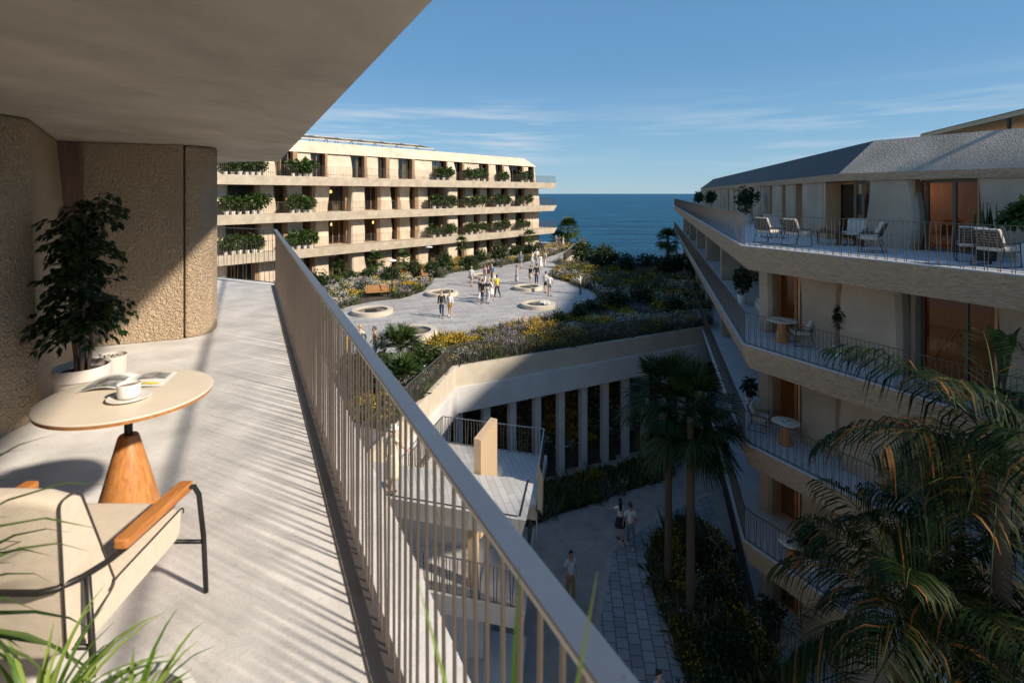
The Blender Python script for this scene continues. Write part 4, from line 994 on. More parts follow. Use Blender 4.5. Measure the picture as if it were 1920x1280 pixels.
def put_mound(k, loc, sc, rz, label, group):
    if k not in mu: mu.add(k); o = place(MOUND[k], loc, rz, sc)
    else: o = dup(MOUND[k], loc, rz, sc)
    o['label'] = label; o['group'] = group
for i in range(12):
    u = (i + .5) / 12; rr = random.Random(700 + i); c = FB.lerp(FC, u) - nb2 * rr.uniform(.9, 2.2)
    put_mound(i % 2, (c.x, c.y, ZP), rr.uniform(.75, 1.1), i * 1.3, f'{("grey-green", "green")[i % 2]} feathery mound in the front flower bed behind the edge fence, {ordinal(i)} from the left', 'feathery mounds in the front flower bed')
for i, (px, D) in enumerate(((1050, 60), (1072, 55), (1098, 57), (1120, 52), (1165, 50), (1205, 52), (1150, 46), (1195, 45), (1235, 47), (1260, 50))):
    rr = random.Random(800 + i); put_mound(i % 2, gp(px, D), rr.uniform(1.0, 1.5), i * 1.1, f'{("grey-green", "green")[i % 2]} low mound in the shaded garden bed, {ordinal(i)} from the path', 'low mounds in the garden bed')
for i, (px, D) in enumerate(((600, 41), (640, 43.5), (680, 45.5), (760, 47.5), (830, 53), (890, 58), (940, 60.5), (985, 66))):
    rr = random.Random(900 + i); put_mound(i % 2, gp(px, D), rr.uniform(.9, 1.25), i * 1.9, f'{("grey-green", "green")[i % 2]} feathery mound in the sunlit bed below the long building, {ordinal(i)} from the left', 'feathery mounds in the sunlit bed')
# small palms
gl = 'small fan palms in front of the sunlit building'
for sd, px, D, th, pet, rad, lb_ in ((1, 637, 47.5, 1.6, .55, .62, 'small fan palm left of the wooden bench'), (2, 706, 51.5, 1.9, .6, .75, 'bushy fan palm above the nearer lamp'), (3, 757, 54, 1.7, .55, .7, 'fan palm between the two lamps by the wall'), (4, 866, 58.5, 2.9, .5, .6, 'tallest narrow palm in front of the sunlit building'), (5, 992, 72, 2.6, .6, .75, 'fan palm at the right corner of the sunlit building')):
    fan_palm('fan_palm', 200 + sd, gp(px, D), th, .11, 26, pet, rad, lb_, group=gl, nbl=12, matn='leaf_palm')
fan_palm('fan_palm', 211, gp(1066, 86), 2.6, .2, 44, 1.1, 1.35, 'broad dark palm against the sea at the far end of the plaza path', nbl=12, matn='leaf_palm')
fan_palm('fan_palm', 212, gp(1047, 88), 1.0, .2, 24, .9, 1.2, 'low dark palm beside the broad palm at the sea edge', nbl=12, matn='leaf_palm')
fan_palm('fan_palm', 213, gp(1252, 55), 3.6, .14, 46, .75, .85, 'slender palm against the sea by the right building', nbl=14, matn='leaf_palm')
fan_palm('fan_palm', 214, gp(750, 24.9), 1.0, .13, 46, .75, .85, 'bushy bright green fan palm beside the plaza edge fence', nbl=24, low=-.4, matn='leaf_palm')
fan_palm('fan_palm', 215, gp(757, 22.4), .5, .12, 30, .6, .75, 'low fan palm spreading by the edge fence corner', nbl=22, low=-.3, matn='leaf_palm')

# ------------------------------------------------------------------ courtyard below
G_ = lambda px, py: xy(at(px, py, ZG))
mb = MB(); pth = [G_(1146, 1032), G_(1185, 1000), G_(1244, 962), G_(1330, 925), G_(1345, 985), G_(1240, 1010), G_(1216, 1050), G_(1222, 1110), G_(1262, 1190), G_(1300, 1290), (5.3, 13.0), (6.2, 8), (6.6, -6), (.6, -6), (1.0, 10), G_(1118, 1170)]
mb.poly([(x, y, ZG + .006) for x, y in pth]); structure(mb.build('paved_path', 'path_paving'))
mb = MB()
kl = [G_(1330, 925), G_(1244, 962), G_(1185, 1000), G_(1146, 1032), G_(1118, 1170), (1.0, 10)]
for a, b in zip(kl, kl[1:]): mb.bar((*a, ZG + .008), (*b, ZG + .008), .22, .02)
structure(mb.build('path_edging', 'kerb_stone'))
court_bed = [G_(1240, 1012), G_(1217, 1050), G_(1223, 1110), G_(1263, 1190), G_(1300, 1290), (5.6, 13.0), (6.9, 9), (8.6, 11), (8.6, 14), G_(1378, 1150), G_(1372, 1060), G_(1338, 1000), G_(1290, 985)]
flowers('flower_bed', court_bed, ZG, 44, 61, .75, 'shaded bed of dark plants with small yellow and white flowers around the two palm trunks', bloom=.5, fs=.055, mix=(.9, .8, .3, .6), soilz=.016)
bank_bed = [G_(1000, 985), G_(1035, 968), G_(1090, 952), G_(1160, 925), G_(1255, 897), (9.5, 30.4), (11.6, 32.0), (-2.6, 25.0), (-.3, 21.8)]
flowers('flower_bed', bank_bed, ZG, 34, 62, .62, 'shaded flower bed at the foot of the colonnade', bloom=.45, fs=.05, mix=(1, .7, .4, .8), soilz=.014)
def bank_z(x, y):
    u = (y - 25.2 - (x + 2.9) * .52)
    return ZG + max(0.0, min(4.6, (u - .75) * 1.25))
bk = [(-3.5, 26.1), (13, 34.6), (13.5, 40), (-3.5, 33)]
mb = MB()
gx, gy = 14, 34; b0 = mb.addv([(-6 + 21 * i / gx, 25.0 + 17 * j / gy + .25 * i * 0, bank_z(-6 + 21 * i / gx, 25.0 + 17 * j / gy) - .02) for i in range(gx + 1) for j in range(gy + 1)])
for i in range(gx):
    for j in range(gy): k = b0 + i * (gy + 1) + j; mb.face((k, k + gy + 1, k + gy + 2, k + 1))
structure(mb.build('planted_bank', 'soil', smooth='all'))
flowers('flower_bank', bk, bank_z, 34, 63, .6, 'bank of yellow and orange flowers rising behind the columns', bloom=1.0, fs=.085, soil=False, mix=(1, .7, .5, 1), tuft='tuft_lit')
for k, px, D, sc, lb_ in ((3, 1362, 17.0, .95, 'dark shrub at the edge of the courtyard bed by the right building'), (4, 1345, 19.2, .9, 'dark shrub between the palm trunks and the right building'), (3, 1330, 15.2, 1.0, 'low dark shrub at the near end of the courtyard bed'), (4, 1300, 21.5, 1.0, 'shrub right behind the two palm trunks'), (4, 1290, 14.2, .9, 'dark shrub beside the paved path near the frame bottom')):
    put_bush(k, gp(px, D, ZG + .01), sc, px, lb_, 'shrubs of the courtyard bed')
fan_palm('fan_palm', 221, (5.98, 20.4, ZG), 7.0, .125, 38, 1.1, 1.1, 'darker fan palm with trunk just left of its twin in the courtyard', group=None, nbl=26, low=-.75)
fan_palm('fan_palm', 222, (6.28, 18.75, ZG), 7.1, .135, 40, 1.1, 1.1, 'tall fan palm with paler ringed trunk, right of its twin in the courtyard', nbl=26, low=-.75)
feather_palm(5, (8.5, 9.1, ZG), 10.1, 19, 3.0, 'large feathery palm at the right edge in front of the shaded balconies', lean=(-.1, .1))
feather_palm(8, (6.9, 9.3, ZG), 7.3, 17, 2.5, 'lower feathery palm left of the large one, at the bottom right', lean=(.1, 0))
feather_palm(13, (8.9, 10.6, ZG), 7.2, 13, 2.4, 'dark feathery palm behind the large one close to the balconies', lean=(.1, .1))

# ------------------------------------------------------------------ potted plants on the sunlit building
PV = [potted('potted_shrub', 300 + i, 1.5, .78, 420, L=.24, W=.085, ph=.30) for i in range(4)]
pu = set()
def put_pot(k, loc, sc, rz, label, group):
    if k not in pu: pu.add(k); o = place(PV[k], loc, rz, sc)
    else: o = dup(PV[k], loc, rz, sc)
    o['label'] = label; o['group'] = group; return o
lvln = ('first', 'second', 'third')
cols_top = (424, 436, 449, 462, 474, 486, 550, 561, 573, 582, 820, 831, 842, 876, 887, 897, 908, 940, 949, 979, 990)
cols_mid = (424, 437, 450, 464, 477, 489, 548, 560, 572, 582, 814, 826, 838, 848, 874, 884, 895, 906, 932, 942, 950, 978, 990)
for lv, z in enumerate(LZ):
    cols = cols_top if lv == 0 else cols_mid
    for i, px in enumerate(cols):
        a_ = fL.s_at(px, -.55); rr = random.Random(px * 3 + lv); c = fL.p(a_, -.55 + rr.uniform(-.12, .06), z)
        pre = ['leafy potted shrub', 'bushy potted plant', 'tall potted plant'][(px + lv) % 3]
        ps = f'{ordinal(i)} from the left' if i < 18 else ['third', 'second', 'first'][max(0, i - len(cols) + 3)] + ' from the right end' if i >= len(cols) - 3 else f'{["nineteenth", "twentieth"][i - 18]} from the left'
        put_pot((px + lv) % 4, c, rr.uniform(.85, 1.12), rr.uniform(0, 6), f'{pre} on the {lvln[lv]} sunlit balcony down, {ps}', 'potted plants on the sunlit balconies')
# ================================================================== NEAR BALCONY FURNITURE
TC = Vector((-1.92, 2.67, Z0))
tb_ = thing('side_table', 'round pale stone table on a tapering teak cone base, in the near left foreground', 'table', TC)
zt_ = .75
mb = MB(); mb.lathe([(.360, zt_ - .0095), (.370, zt_ - .009), (.3715, zt_ - .004), (.369, zt_ - .0008), (.362, zt_)], TC, 96); mb.build('table_top', 'table_stone', tb_, smooth=True)
mb = MB(); mb.lathe([(.22, zt_ - .032), (.345, zt_ - .030), (.366, zt_ - .024), (.370, zt_ - .0098)], TC, 96); mb.build('edge_band', 'teak', tb_, smooth=True)
mb = MB(); mb.lathe([(.018, .50), (.018, zt_ - .031)], TC, 20); mb.lathe([(.10, zt_ - .045), (.10, zt_ - .031)], TC, 24); mb.build('stem', 'dark_metal', tb_, smooth=True)
mb = MB(); mb.lathe([(.180, 0), (.182, .012), (.046, .535), (.040, .545), (.02, .545)], TC, 64); mb.build('cone_base', 'teak', tb_, smooth=True)
cz = Z0 + zt_
cc = Vector((-1.868, 2.60, cz))
sa = MB(); sa.lathe([(.040, 0), (.048, .003), (.091, .011), (.093, .015), (.088, .0145), (.044, .007), (.0, .007)], cc, 48, capt=False)
tag(sa.build('saucer', 'ceramic', loc=cc, smooth='all'), 'round off-white saucer under the cup on the pale table', 'saucer')
cu = thing('coffee_cup', 'straight-sided off-white cup of coffee on its saucer on the pale table', 'cup', cc + Vector((0, 0, .0075)))
mb = MB(); mb.lathe([(.028, 0), (.043, .004), (.048, .02), (.050, .068), (.0478, .070), (.046, .066), (.0445, .024), (.0, .022)], cc + Vector((0, 0, .0075)), 48, capt=False); mb.build('cup_body', 'ceramic', cu, smooth='all')
mb = MB(); mb.lathe([(.0, .056), (.0462, .056)], cc + Vector((0, 0, .0075)), 32, capb=False, capt=False); mb.build('coffee', 'coffee', cu)
mg = thing('open_magazine', 'open magazine with dark photo page lying behind the cup on the pale table', 'magazine', (-2.03, 2.83, cz))
def page(x0, x1, curl, matn, name, dz=.0, y0=-.115, y1=.115, mg=mg):
    V, F = [], []; n = 12; c = Vector((-2.03, 2.83, cz)); a = R(14)
    for i in range(n + 1):
        u = i / n; x = x0 + (x1 - x0) * u; z = .004 + dz + curl * math.sin(math.pi * min(1, u * 1.05)) * (1 - .5 * u)
        for y in (y0, y1): V.append((c.x + x * math.cos(a) - y * math.sin(a), c.y + x * math.sin(a) + y * math.cos(a), c.z + z))
    m_ = MB(); k = m_.addv(V); k2 = m_.addv([(x, y, z - .003) for x, y, z in V])
    for i in range(n):
        m_.face((k + 2 * i, k + 2 * i + 1, k + 2 * i + 3, k + 2 * i + 2)); m_.face((k2 + 2 * i, k2 + 2 * i + 2, k2 + 2 * i + 3, k2 + 2 * i + 1))
    return m_.build(name, matn, mg, smooth='all')
page(0, -.19, .022, 'paper', 'page'); page(0, .19, .010, 'paper', 'page')
page(-.01, -.18, .0235, 'paper_dark', 'printed_photo', .0025, -.105, .06); page(.02, .17, .0115, 'paper_dark', 'printed_photo', .0025, .0, .10); page(.05, .165, .0115, 'paper_yellow', 'printed_strip', .003, -.09, -.06)

# armchair ----------------------------------------------------------------
AC = Vector((-1.75, 2.05, Z0))
ac = thing('armchair', 'low cream armchair with teak arms and dark tube frame, seen from behind by the table', 'armchair', AC)
def L_(x, y, z): return AC + Vector((x, y, z))
def cushion(mb, side, x0, x1, inset=.015, puff=.018):
    """a cushion extruded across x from a side outline (y,z), softly puffed"""
    n = 9; rings = []
    cy = sum(p[0] for p in side) / len(side); czz = sum(p[1] for p in side) / len(side)
    for i in range(n):
        u = i / (n - 1); x = x0 + (x1 - x0) * u; e = 1 - .06 * max(0, abs(2 * u - 1) - .86) / .14; b = puff * (1 - (2 * u - 1) ** 4)
        rings.append([L_(x, cy + (y - cy) * e + (b if y > cy else -b) * .4, czz + (z - czz) * e + (b if z > czz else 0)) for y, z in side])
    mb.loft(rings)
def rnd(pts, r=.025, n=4):
    out = []
    for i, p in enumerate(pts):
        a = Vector((*pts[i - 1], 0)); b = Vector((*p, 0)); c = Vector((*pts[(i + 1) % len(pts)], 0))
        u = (a - b).normalized(); v = (c - b).normalized(); rr = min(r, (a - b).length * .45, (c - b).length * .45)
        for k in range(n + 1):
            t_ = k / n; q = (b + u * rr) * (1 - t_) ** 2 + b * 2 * t_ * (1 - t_) + (b + v * rr) * t_ ** 2; out.append((q.x, q.y))
    return out
seat_o = rnd([(-.27, .21), (.285, .255), (.305, .375), (-.11, .345)], .03)
back_o = rnd([(-.315, .225), (-.10, .33), (-.265, .765), (-.345, .765)], .03)
mb = MB(); cushion(mb, seat_o, -.30, .30); mb.build('seat', 'linen', ac, smooth=True)
mb = MB(); cushion(mb, back_o, -.30, .30, puff=.014); mb.build('backrest', 'linen', ac, smooth=True)
for x in (-.302, .302):
    for o_ in ([p for p in seat_o if p[1] > .30], [p for p in back_o]):
        ps = [L_(x, y, z) for y, z in o_]
        if o_ is not back_o and len(o_) == len(back_o): ps.append(ps[0])
        mb = MB(); mb.tube(ps, .0036, 6); mb.build('piping', 'piping', ac, smooth='all')
for sx in (-1, 1):
    m_ = MB(); m_.prism([L_(sx * .335 + dx, dy, .468) for dx, dy in rnd([(-.029, -.13), (.029, -.13), (.031, .275), (-.031, .275)], .02)], [L_(sx * .335 + dx, dy, .503) for dx, dy in rnd([(-.029, -.13), (.029, -.13), (.031, .275), (-.031, .275)], .02)])
    m_.build('armrest', 'teak_arm', ac, bevel=.006)
mb = MB()
pth_ = []
for sx in (1, -1):
    h_ = [L_(sx * .405, .295, 0), L_(sx * .40, .285, .25), L_(sx * .385, .275, .44), L_(sx * .372, .262, .482), L_(sx * .355, .235, .492), L_(sx * .345, .15, .46), L_(sx * .335, -.10, .455), L_(sx * .335, -.17, .462), L_(sx * .32, -.27, .475), L_(sx * .285, -.335, .48), L_(sx * .24, -.352, .48)]
    pth_.append(h_)
loop = pth_[0] + list(reversed(pth_[1])); mb.tube(loop, .0105, 10); mb.build('frame', 'dark_metal', ac, smooth='all')
for sx in (-1, 1):
    m_ = MB(); m_.tube([L_(sx * .325, -.26, .47), L_(sx * .35, -.27, .22), L_(sx * .37, -.30, 0)], .0105, 10); m_.build('leg', 'dark_metal', ac, smooth='all')
mb = MB(); mb.tube([L_(-.395, .275, .235), L_(.395, .275, .235)], .009, 8); mb.build('crossbar', 'dark_metal', ac, smooth='all')
mb = MB(); mb.tube([L_(-.345, -.265, .235), L_(.345, -.265, .235)], .009, 8); mb.build('crossbar', 'dark_metal', ac, smooth='all')

# ficus and the small pot of pebbles ----------------------------------------
fp = Vector((-3.40, 4.22, Z0)); fi = thing('potted_ficus', 'tall dark-leaved ficus in a wide pale pot standing by the wall at left', 'potted plant', fp)
mb = MB(); mb.lathe([(.150, 0), (.168, .02), (.174, .30), (.187, .305), (.189, .385), (.182, .395), (.168, .385), (.166, .34)], fp, 48, capt=False); po = mb.build('pot', 'pot_clay', fi, smooth=True)
mb = MB(); mb.lathe([(.0, .345), (.167, .34)], fp, 24, capb=False, capt=False); mb.build('soil', 'soil', po)
rngf = np.random.default_rng(77); st = MB(); LP, LD = [], []
for k in range(4):
    a = k * 1.6 + .5; x0, y0 = .035 * math.cos(a), .035 * math.sin(a); pts = []
    for i in range(12):
        u = i / 11; pts.append(np.array([fp.x + x0 + .07 * u * math.cos(a + .5) + .012 * math.sin(7 * u + k), fp.y + y0 + .07 * u * math.sin(a + .5), fp.z + .33 + (1.42 - .10 * k) * u]))
    st.tube(pts, [.017 - .013 * i / 11 for i in range(12)], 8)
    for i in range(58):
        u = rngf.uniform(.24, 1.0); j = min(10, int(u * 11)); b = pts[j] + (pts[j + 1] - pts[j]) * (u * 11 - j)
        az_ = rngf.uniform(0, 6.283); ln = (.25 * (1 - .62 * u) + .09) * rngf.uniform(.55, 1.1); el = rngf.uniform(.05, .75); q = [b]
        for s_ in range(6):
            el -= .16; b = b + np.array([math.cos(az_) * math.cos(el), math.sin(az_) * math.cos(el), math.sin(el)]) * ln / 6; q.append(b)
        st.tube(q, [.0045 - .0006 * s_ for s_ in range(7)], 4, cap=False)
        for s_ in range(1, 7):
            for rep in range(2 if s_ < 6 else 4):
                LP.append(q[s_] + rngf.normal(0, .012, 3)); sd_ = rngf.choice((-1, 1)); tg = q[s_] - q[s_ - 1]; tg = tg / np.linalg.norm(tg); pr = np.cross(tg, (0, 0, 1)); LD.append(tg * .7 + pr * sd_ * rngf.uniform(.2, 1.1) + np.array([0, 0, rngf.uniform(-.75, .1)]))
LP = np.array(LP); LD = np.array(LD); V, F = leaves(LP, LD, rdir(rngf, len(LP), 2.5), rngf.uniform(.05, .08, len(LP)), rngf.uniform(.013, .021, len(LP)), fold=.3)
arr_mesh('foliage', V, F, 'leaf_ficus', parent=fi); st.build('stems', 'bark', fi, smooth='all')
sp = Vector((-3.53, 4.70, Z0)); so_ = thing('pebble_pot', 'small round clay pot filled with pebbles behind the ficus pot', 'pot', sp)
mb = MB(); mb.lathe([(.085, 0), (.105, .03), (.117, .30), (.121, .33), (.110, .33), (.106, .30)], sp, 32, capt=False); mb.build('pot', 'pot_clay', so_, smooth=True)
mb = MB()
for k in range(70):
    a = rngf.uniform(0, 6.283); q = .094 * math.sqrt(rngf.random()); rr = rngf.uniform(.009, .016); c = sp + Vector((q * math.cos(a), q * math.sin(a), .305 + rngf.uniform(0, .012)))
    mb.lathe([(rr * .6, -rr * .5), (rr, 0), (rr * .6, rr * .5)], c, 6)
stuff(mb.build('pebbles', 'pebbles', so_, smooth='all'))

# strap-leaved plants at the camera's feet ----------------------------------
def strap_plant(name, label, c, rim, pr, crowns, seed, matn='leaf_spider', pm='pot_white', **kw):
    rg = np.random.default_rng(seed); o = thing(name, label, 'potted plant', (c[0], c[1], Z0)); ph = rim - Z0
    pot_shape(o, pr, ph, pm, (c[0], c[1], Z0)); V, F = [], []
    for (dx, dy, n, ln) in crowns:
        v, f = blades(rg, (c[0] + dx, c[1] + dy, rim - .05), n, ln, .1, **kw); k = len(V); V += v; F += [tuple(j + k for j in q) for q in f]
    arr_mesh('leaves', np.array(V), np.array(F), matn, parent=o, smooth=True); return o
strap_plant('spider_plant', 'bright green spider plant at the bottom left corner behind the armchair', (-.96, 1.23), -1.26, .20, ((.06, .02, 48, .27), (-.14, .0, 60, .32), (.0, -.1, 24, .24)), 5, w=.0068, droop=1.35, elr=(.5, 1.5))
strap_plant('arching_plant', 'dark arching plant entering the picture at the left edge beside the armchair', (-1.60, 1.22), -1.05, .15, ((0, 0, 60, .64), (.04, .03, 44, .5)), 9, 'leaf_palm', 'pot_clay', w=.011, droop=1.5, elr=(.2, 1.35))
strap_plant('tall_grass', 'tall grass blades rising against the railing at the bottom of the picture', (.02, .61), -1.30, .13, ((-.04, .0, 9, .92), (.06, .03, 7, .88)), 14, w=.012, droop=.14, elr=(1.36, 1.55))

# ================================================================== PLAZA FURNITURE
def bench(loc, face, label):
    f = Vector((*face, 0)).normalized(); s_ = Vector((f.y, -f.x, 0)); loc = Vector(loc)
    o = thing('park_bench', label, 'bench', loc, 'wooden benches by the flower beds')
    def B(a, b, c): return loc + s_ * a + f * b + Vector((0, 0, c))
    m_ = MB()
    for k in range(5): m_.bar(B(-.92, -.18 + k * .105, .44), B(.92, -.18 + k * .105, .44), .085, .035)
    m_.build('seat', 'bench_wood', o)
    m_ = MB()
    for k in range(5): m_.bar(B(-.92, -.23 - .028 * k, .52 + .095 * k), B(.92, -.23 - .028 * k, .52 + .095 * k), .03, .08)
    m_.build('backrest', 'bench_wood', o)
    for a in (-.78, .78):
        for b in (-.2, .24):
            m_ = MB(); m_.bar(B(a, b, 0), B(a, b, .42), .05, .05); m_.build('leg', 'dark_metal', o)
        m_ = MB(); m_.bar(B(a, -.2, .40), B(a, -.36, .95), .04, .03); m_.build('back_support', 'dark_metal', o)
    return o
bench(at(708, 557, ZP), (.30, -.95), 'wooden slatted bench facing the plaza, left of the nearer lamp post')
bench(at(797, 523, ZP), (.9, .1), 'wooden bench seen from its side at the edge of the paving, below the farther lamp')
for c, h, lb_ in ((at(735, 558, ZP), 3.0, 'slim street lamp with white disc head right behind the nearer bench'), (at(804.5, 512, ZP), 2.75, 'slim street lamp with white disc head beside the farther bench')):
    o = thing('street_lamp', lb_, 'lamp', c, 'street lamps on the plaza')
    m_ = MB(); m_.lathe([(.09, 0), (.09, .05), (.05, .07), (.042, h - .15), (.05, h - .12)], c, 10); m_.build('pole', 'dark_metal', o, smooth=True)
    m_ = MB(); m_.lathe([(.10, h - .14), (.36, h - .06), (.38, h - .03), (.30, h + .03), (.08, h + .10), (.0, h + .11)], c, 20, capt=False); m_.build('lamp_head', 'ceramic', o, smooth=True)
m_, t, p = nodemat('pool_water'); MAT['pool_water'] = m_; p.inputs['Base Color'].default_value = (.035, .05, .05, 1); p.inputs['Roughness'].default_value = .05; p.inputs['Specular IOR Level'].default_value = .5
for i, (px, py, R_, lb_) in enumerate(((698, 587, 1.5, 'low round stone basin nearest the left flower bed'), (829, 552.5, 1.42, 'low round stone basin behind the walking couple'), (990, 542, 1.36, 'low round stone basin by the couple in dark clothes'), (1009, 575, 1.36, 'low round stone basin at the edge of the shade, with splashing water'), (775, 627, 1.5, 'nearest low round basin, half hidden by the fan palm'), (907, 520, 1.4, 'far low round basin behind the groups of people'))):
    R_ *= .94; c = at(px, py, ZP); o = thing('water_basin', lb_, 'basin', c, 'round basins on the plaza')
    m_ = MB(); m_.lathe([(R_, 0), (R_, .26), (R_ - .02, .28), (R_ - .36, .28), (R_ - .38, .26), (R_ - .38, .02)], c, 56, capb=False, capt=False); m_.build('rim', 'planter_concrete', o, smooth=True)
    m_ = MB(); m_.lathe([(.0, .19), (R_ - .381, .19)], c, 40, capb=False, capt=False); m_.build('water', 'pool_water', o)
    m_ = MB(); m_.lathe([(.0, .03), (R_ - .381, .03)], c, 40, capb=False, capt=False); m_.build('basin_floor', 'kerb_stone', o)
    if i == 3:
        rg = np.random.default_rng(4); m_ = MB()
        for k in range(42):
            a = rg.uniform(0, 6.283); q = rg.random() ** .7 * .38; hh = rg.uniform(.08, .34) * (1 - q); cc_ = c + Vector((.55 + q * math.cos(a), q * math.sin(a), .215)); m_.lathe([(.07 * rg.uniform(.6, 1.2), 0), (.05, hh * .5), (.012, hh)], cc_, 6)
        m_.build('splash', 'ceramic', o, smooth='all')

# ================================================================== FURNITURE ON THE SHADED BALCONIES
def lounge_chair():
    o = thing('lounge_chair', 'x', 'chair', (0, 0, 0))
    m_ = MB()
    for sx in (-.33, .33):
        m_.tube([(sx, .32, .01), (sx, -.36, .01)], .012, 6); m_.tube([(sx, .30, .01), (sx, .26, .56)], .012, 6); m_.tube([(sx, -.34, .01), (sx, -.20, .40), (sx * .95, -.38, .86)], .012, 6); m_.tube([(sx, .28, .57), (sx, -.27, .57)], .016, 6)
    m_.tube([(-.33, -.36, .01), (.33, -.36, .01)], .010, 6); m_.tube([(-.33, -.20, .38), (.33, -.20, .38)], .012, 6); m_.tube([(-.33, .28, .36), (.33, .28, .36)], .012, 6); m_.tube([(-.32, -.38, .86), (.32, -.38, .86)], .012, 6)
    m_.build('frame', 'dark_metal', o)
    m_ = MB()
    for k in range(7):
        u = k / 7 + .05; y = -.20 - .18 * u; z = .40 + .46 * u; m_.bar((-.32, y, z), (.32, y, z), .006, .03)
    for k in range(6): m_.bar((-.25 + k * .1, -.205, .41), (-.25 + k * .1, -.378, .84), .016, .005, up=(0, 1, .4))
    m_.build('back_webbing', 'dark_metal', o)
    m_ = MB(); m_.box((0, .04, .43), (.60, .54, .12)); m_.build('seat', 'cream_cushion', o, bevel=.04, segs=3)
    m_ = MB(); m_.hexa([(-.29, -.17, .48), (.29, -.17, .48), (.29, -.05, .48), (-.29, -.05, .48), (-.29, -.34, .90), (.29, -.34, .90), (.29, -.24, .92), (-.29, -.24, .92)]); m_.build('backrest', 'cream_cushion', o, bevel=.035, segs=3)
    return o
ch0 = lounge_chair(); first = [True]
def chair_at(px, py, z, face, label, sc=1.0):
    c = at(px, py, z); rz = math.atan2(face[1], face[0]) - math.pi / 2
    o = place(ch0, c, rz, sc) if first[0] else dup(ch0, c, rz, sc); first[0] = False
    o['label'] = label; o['group'] = 'lounge chairs on the shaded balconies'; return o
chair_at(1440, 456, Z0, (.95, .28), 'dark-framed chair with cream cushions, leftmost on the upper terrace at right')
chair_at(1494, 461, Z0, (.96, .22), 'dark-framed chair with cream cushions, second from the terrace corner at right')
chair_at(1634, 472, Z0, (-.72, .62), 'dark-framed chair on the upper terrace with its back to the rough wall panel')
chair_at(1452, 446, Z0, (.15, -1), 'pale-backed chair half hidden behind the leftmost terrace chair')
chair_at(1603, 461, Z0, (-.75, -.6), 'grey-cushioned chair behind the low table on the upper terrace')
chair_at(1822, 489, Z0, (.55, .8), 'chair with grey back cushion in front of the brown glass door')
chair_at(1868, 499, Z0, (.95, .2), 'large slat-backed chair with cream cushions nearest the right edge')
chair_at(1502, 645, Z1, (-.95, .2), 'dark-framed chair with black garment over its arm beside the round balcony table', .95)
chair_at(1424, 803, Z2, (.8, -.55), 'pale chair on the lower balcony beside the round wooden table', .95)
c = at(1528, 648, Z1); mb = MB(); rg = random.Random(2)
ring = []
for i in range(6):
    u = i / 5; ring.append([Vector((c.x + .17 * (1 - .15 * u) * math.cos(a * math.pi / 4) * (.9 + .2 * rg.random()), c.y + .06 * math.sin(a * math.pi / 4), c.z + .78 - .62 * u)) for a in range(8)])
mb.loft(ring); tag(mb.build('black_garment', 'piping', loc=c, smooth='all'), 'black garment hanging over the arm of the balcony chair', 'garment')
def low_table(px, py, z, label):
    c = at(px, py, z); o = thing('low_table', label, 'table', c, None); m_ = MB(); m_.lathe([(.62, .41), (.64, .43), (.62, .45)], c, 28); m_.build('table_top', 'dark_wood', o)
    for k in range(3):
        a = k * 2.094 + .4; m_ = MB(); m_.lathe([(.035, 0), (.05, .41)], c + Vector((.42 * math.cos(a), .42 * math.sin(a), 0)), 10); m_.build('leg', 'dark_wood', o)
    return c
c = low_table(1560, 458, Z0, 'dark low round table between the chairs of the upper terrace')
for k, (dx, dy, r_, h_, mt, nm, lb_) in enumerate(((-.25, .1, .09, .13, 'reveal_wood', 'fruit_bowl', 'brown bowl on the dark low terrace table'), (.2, -.1, .06, .22, 'pot_dark', 'vase', 'dark vase on the low terrace table'))):
    m_ = MB(); m_.lathe([(r_ * .5, 0), (r_, h_ * .6), (r_ * .8, h_), (r_ * .7, h_)], c + Vector((dx, dy, .451)), 14); tag(m_.build(nm, mt, loc=c + Vector((dx, dy, .451)), smooth=True), lb_, nm.split('_')[-1])
def round_table(px, py, z, label, rt=.46, mag=''):
    c = at(px, py, z); o = thing('round_table', label, 'table', c, 'round tables on the shaded balconies'); m_ = MB(); m_.lathe([(rt * .94, .715), (rt, .73), (rt, .745), (rt * .98, .75)], c, 32); m_.build('table_top', 'table_stone', o, smooth=True)
    m_ = MB(); m_.lathe([(.22, 0), (.22, .02), (.13, .50), (.14, .714)], c, 24); m_.build('pedestal', 'teak', o, smooth=True)
    if mag:
        q = thing('open_book', mag, 'book', c + Vector((.02, -.05, .752))); m_ = MB(); m_.box(c + Vector((-.09, -.05, .758)), (.18, .24, .010), .3); m_.box(c + Vector((.085, .004, .758)), (.17, .24, .012), .3); m_.build('pages', 'paper', q)
        m_ = MB(); m_.box(c + Vector((-.09, -.05, .765)), (.12, .16, .003), .3); m_.box(c + Vector((.09, .01, .766)), (.10, .10, .003), .3); m_.build('printed_photo', 'paper_dark', q)
    return c
round_table(1466, 641, Z1, 'round pale table on a wood pedestal, on the second balcony at right', .48, 'open book on the round table of the second shaded balcony')
round_table(1473, 832, Z2, 'round wooden table beside the pale chair on the third balcony at right', .44, 'open magazine on the round table beside the pale balcony chair')
round_table(1486, 1058, Z3, 'round table on the lowest shaded balcony, half hidden by palm fronds', .42, 'papers on the half hidden table of the lowest shaded balcony')
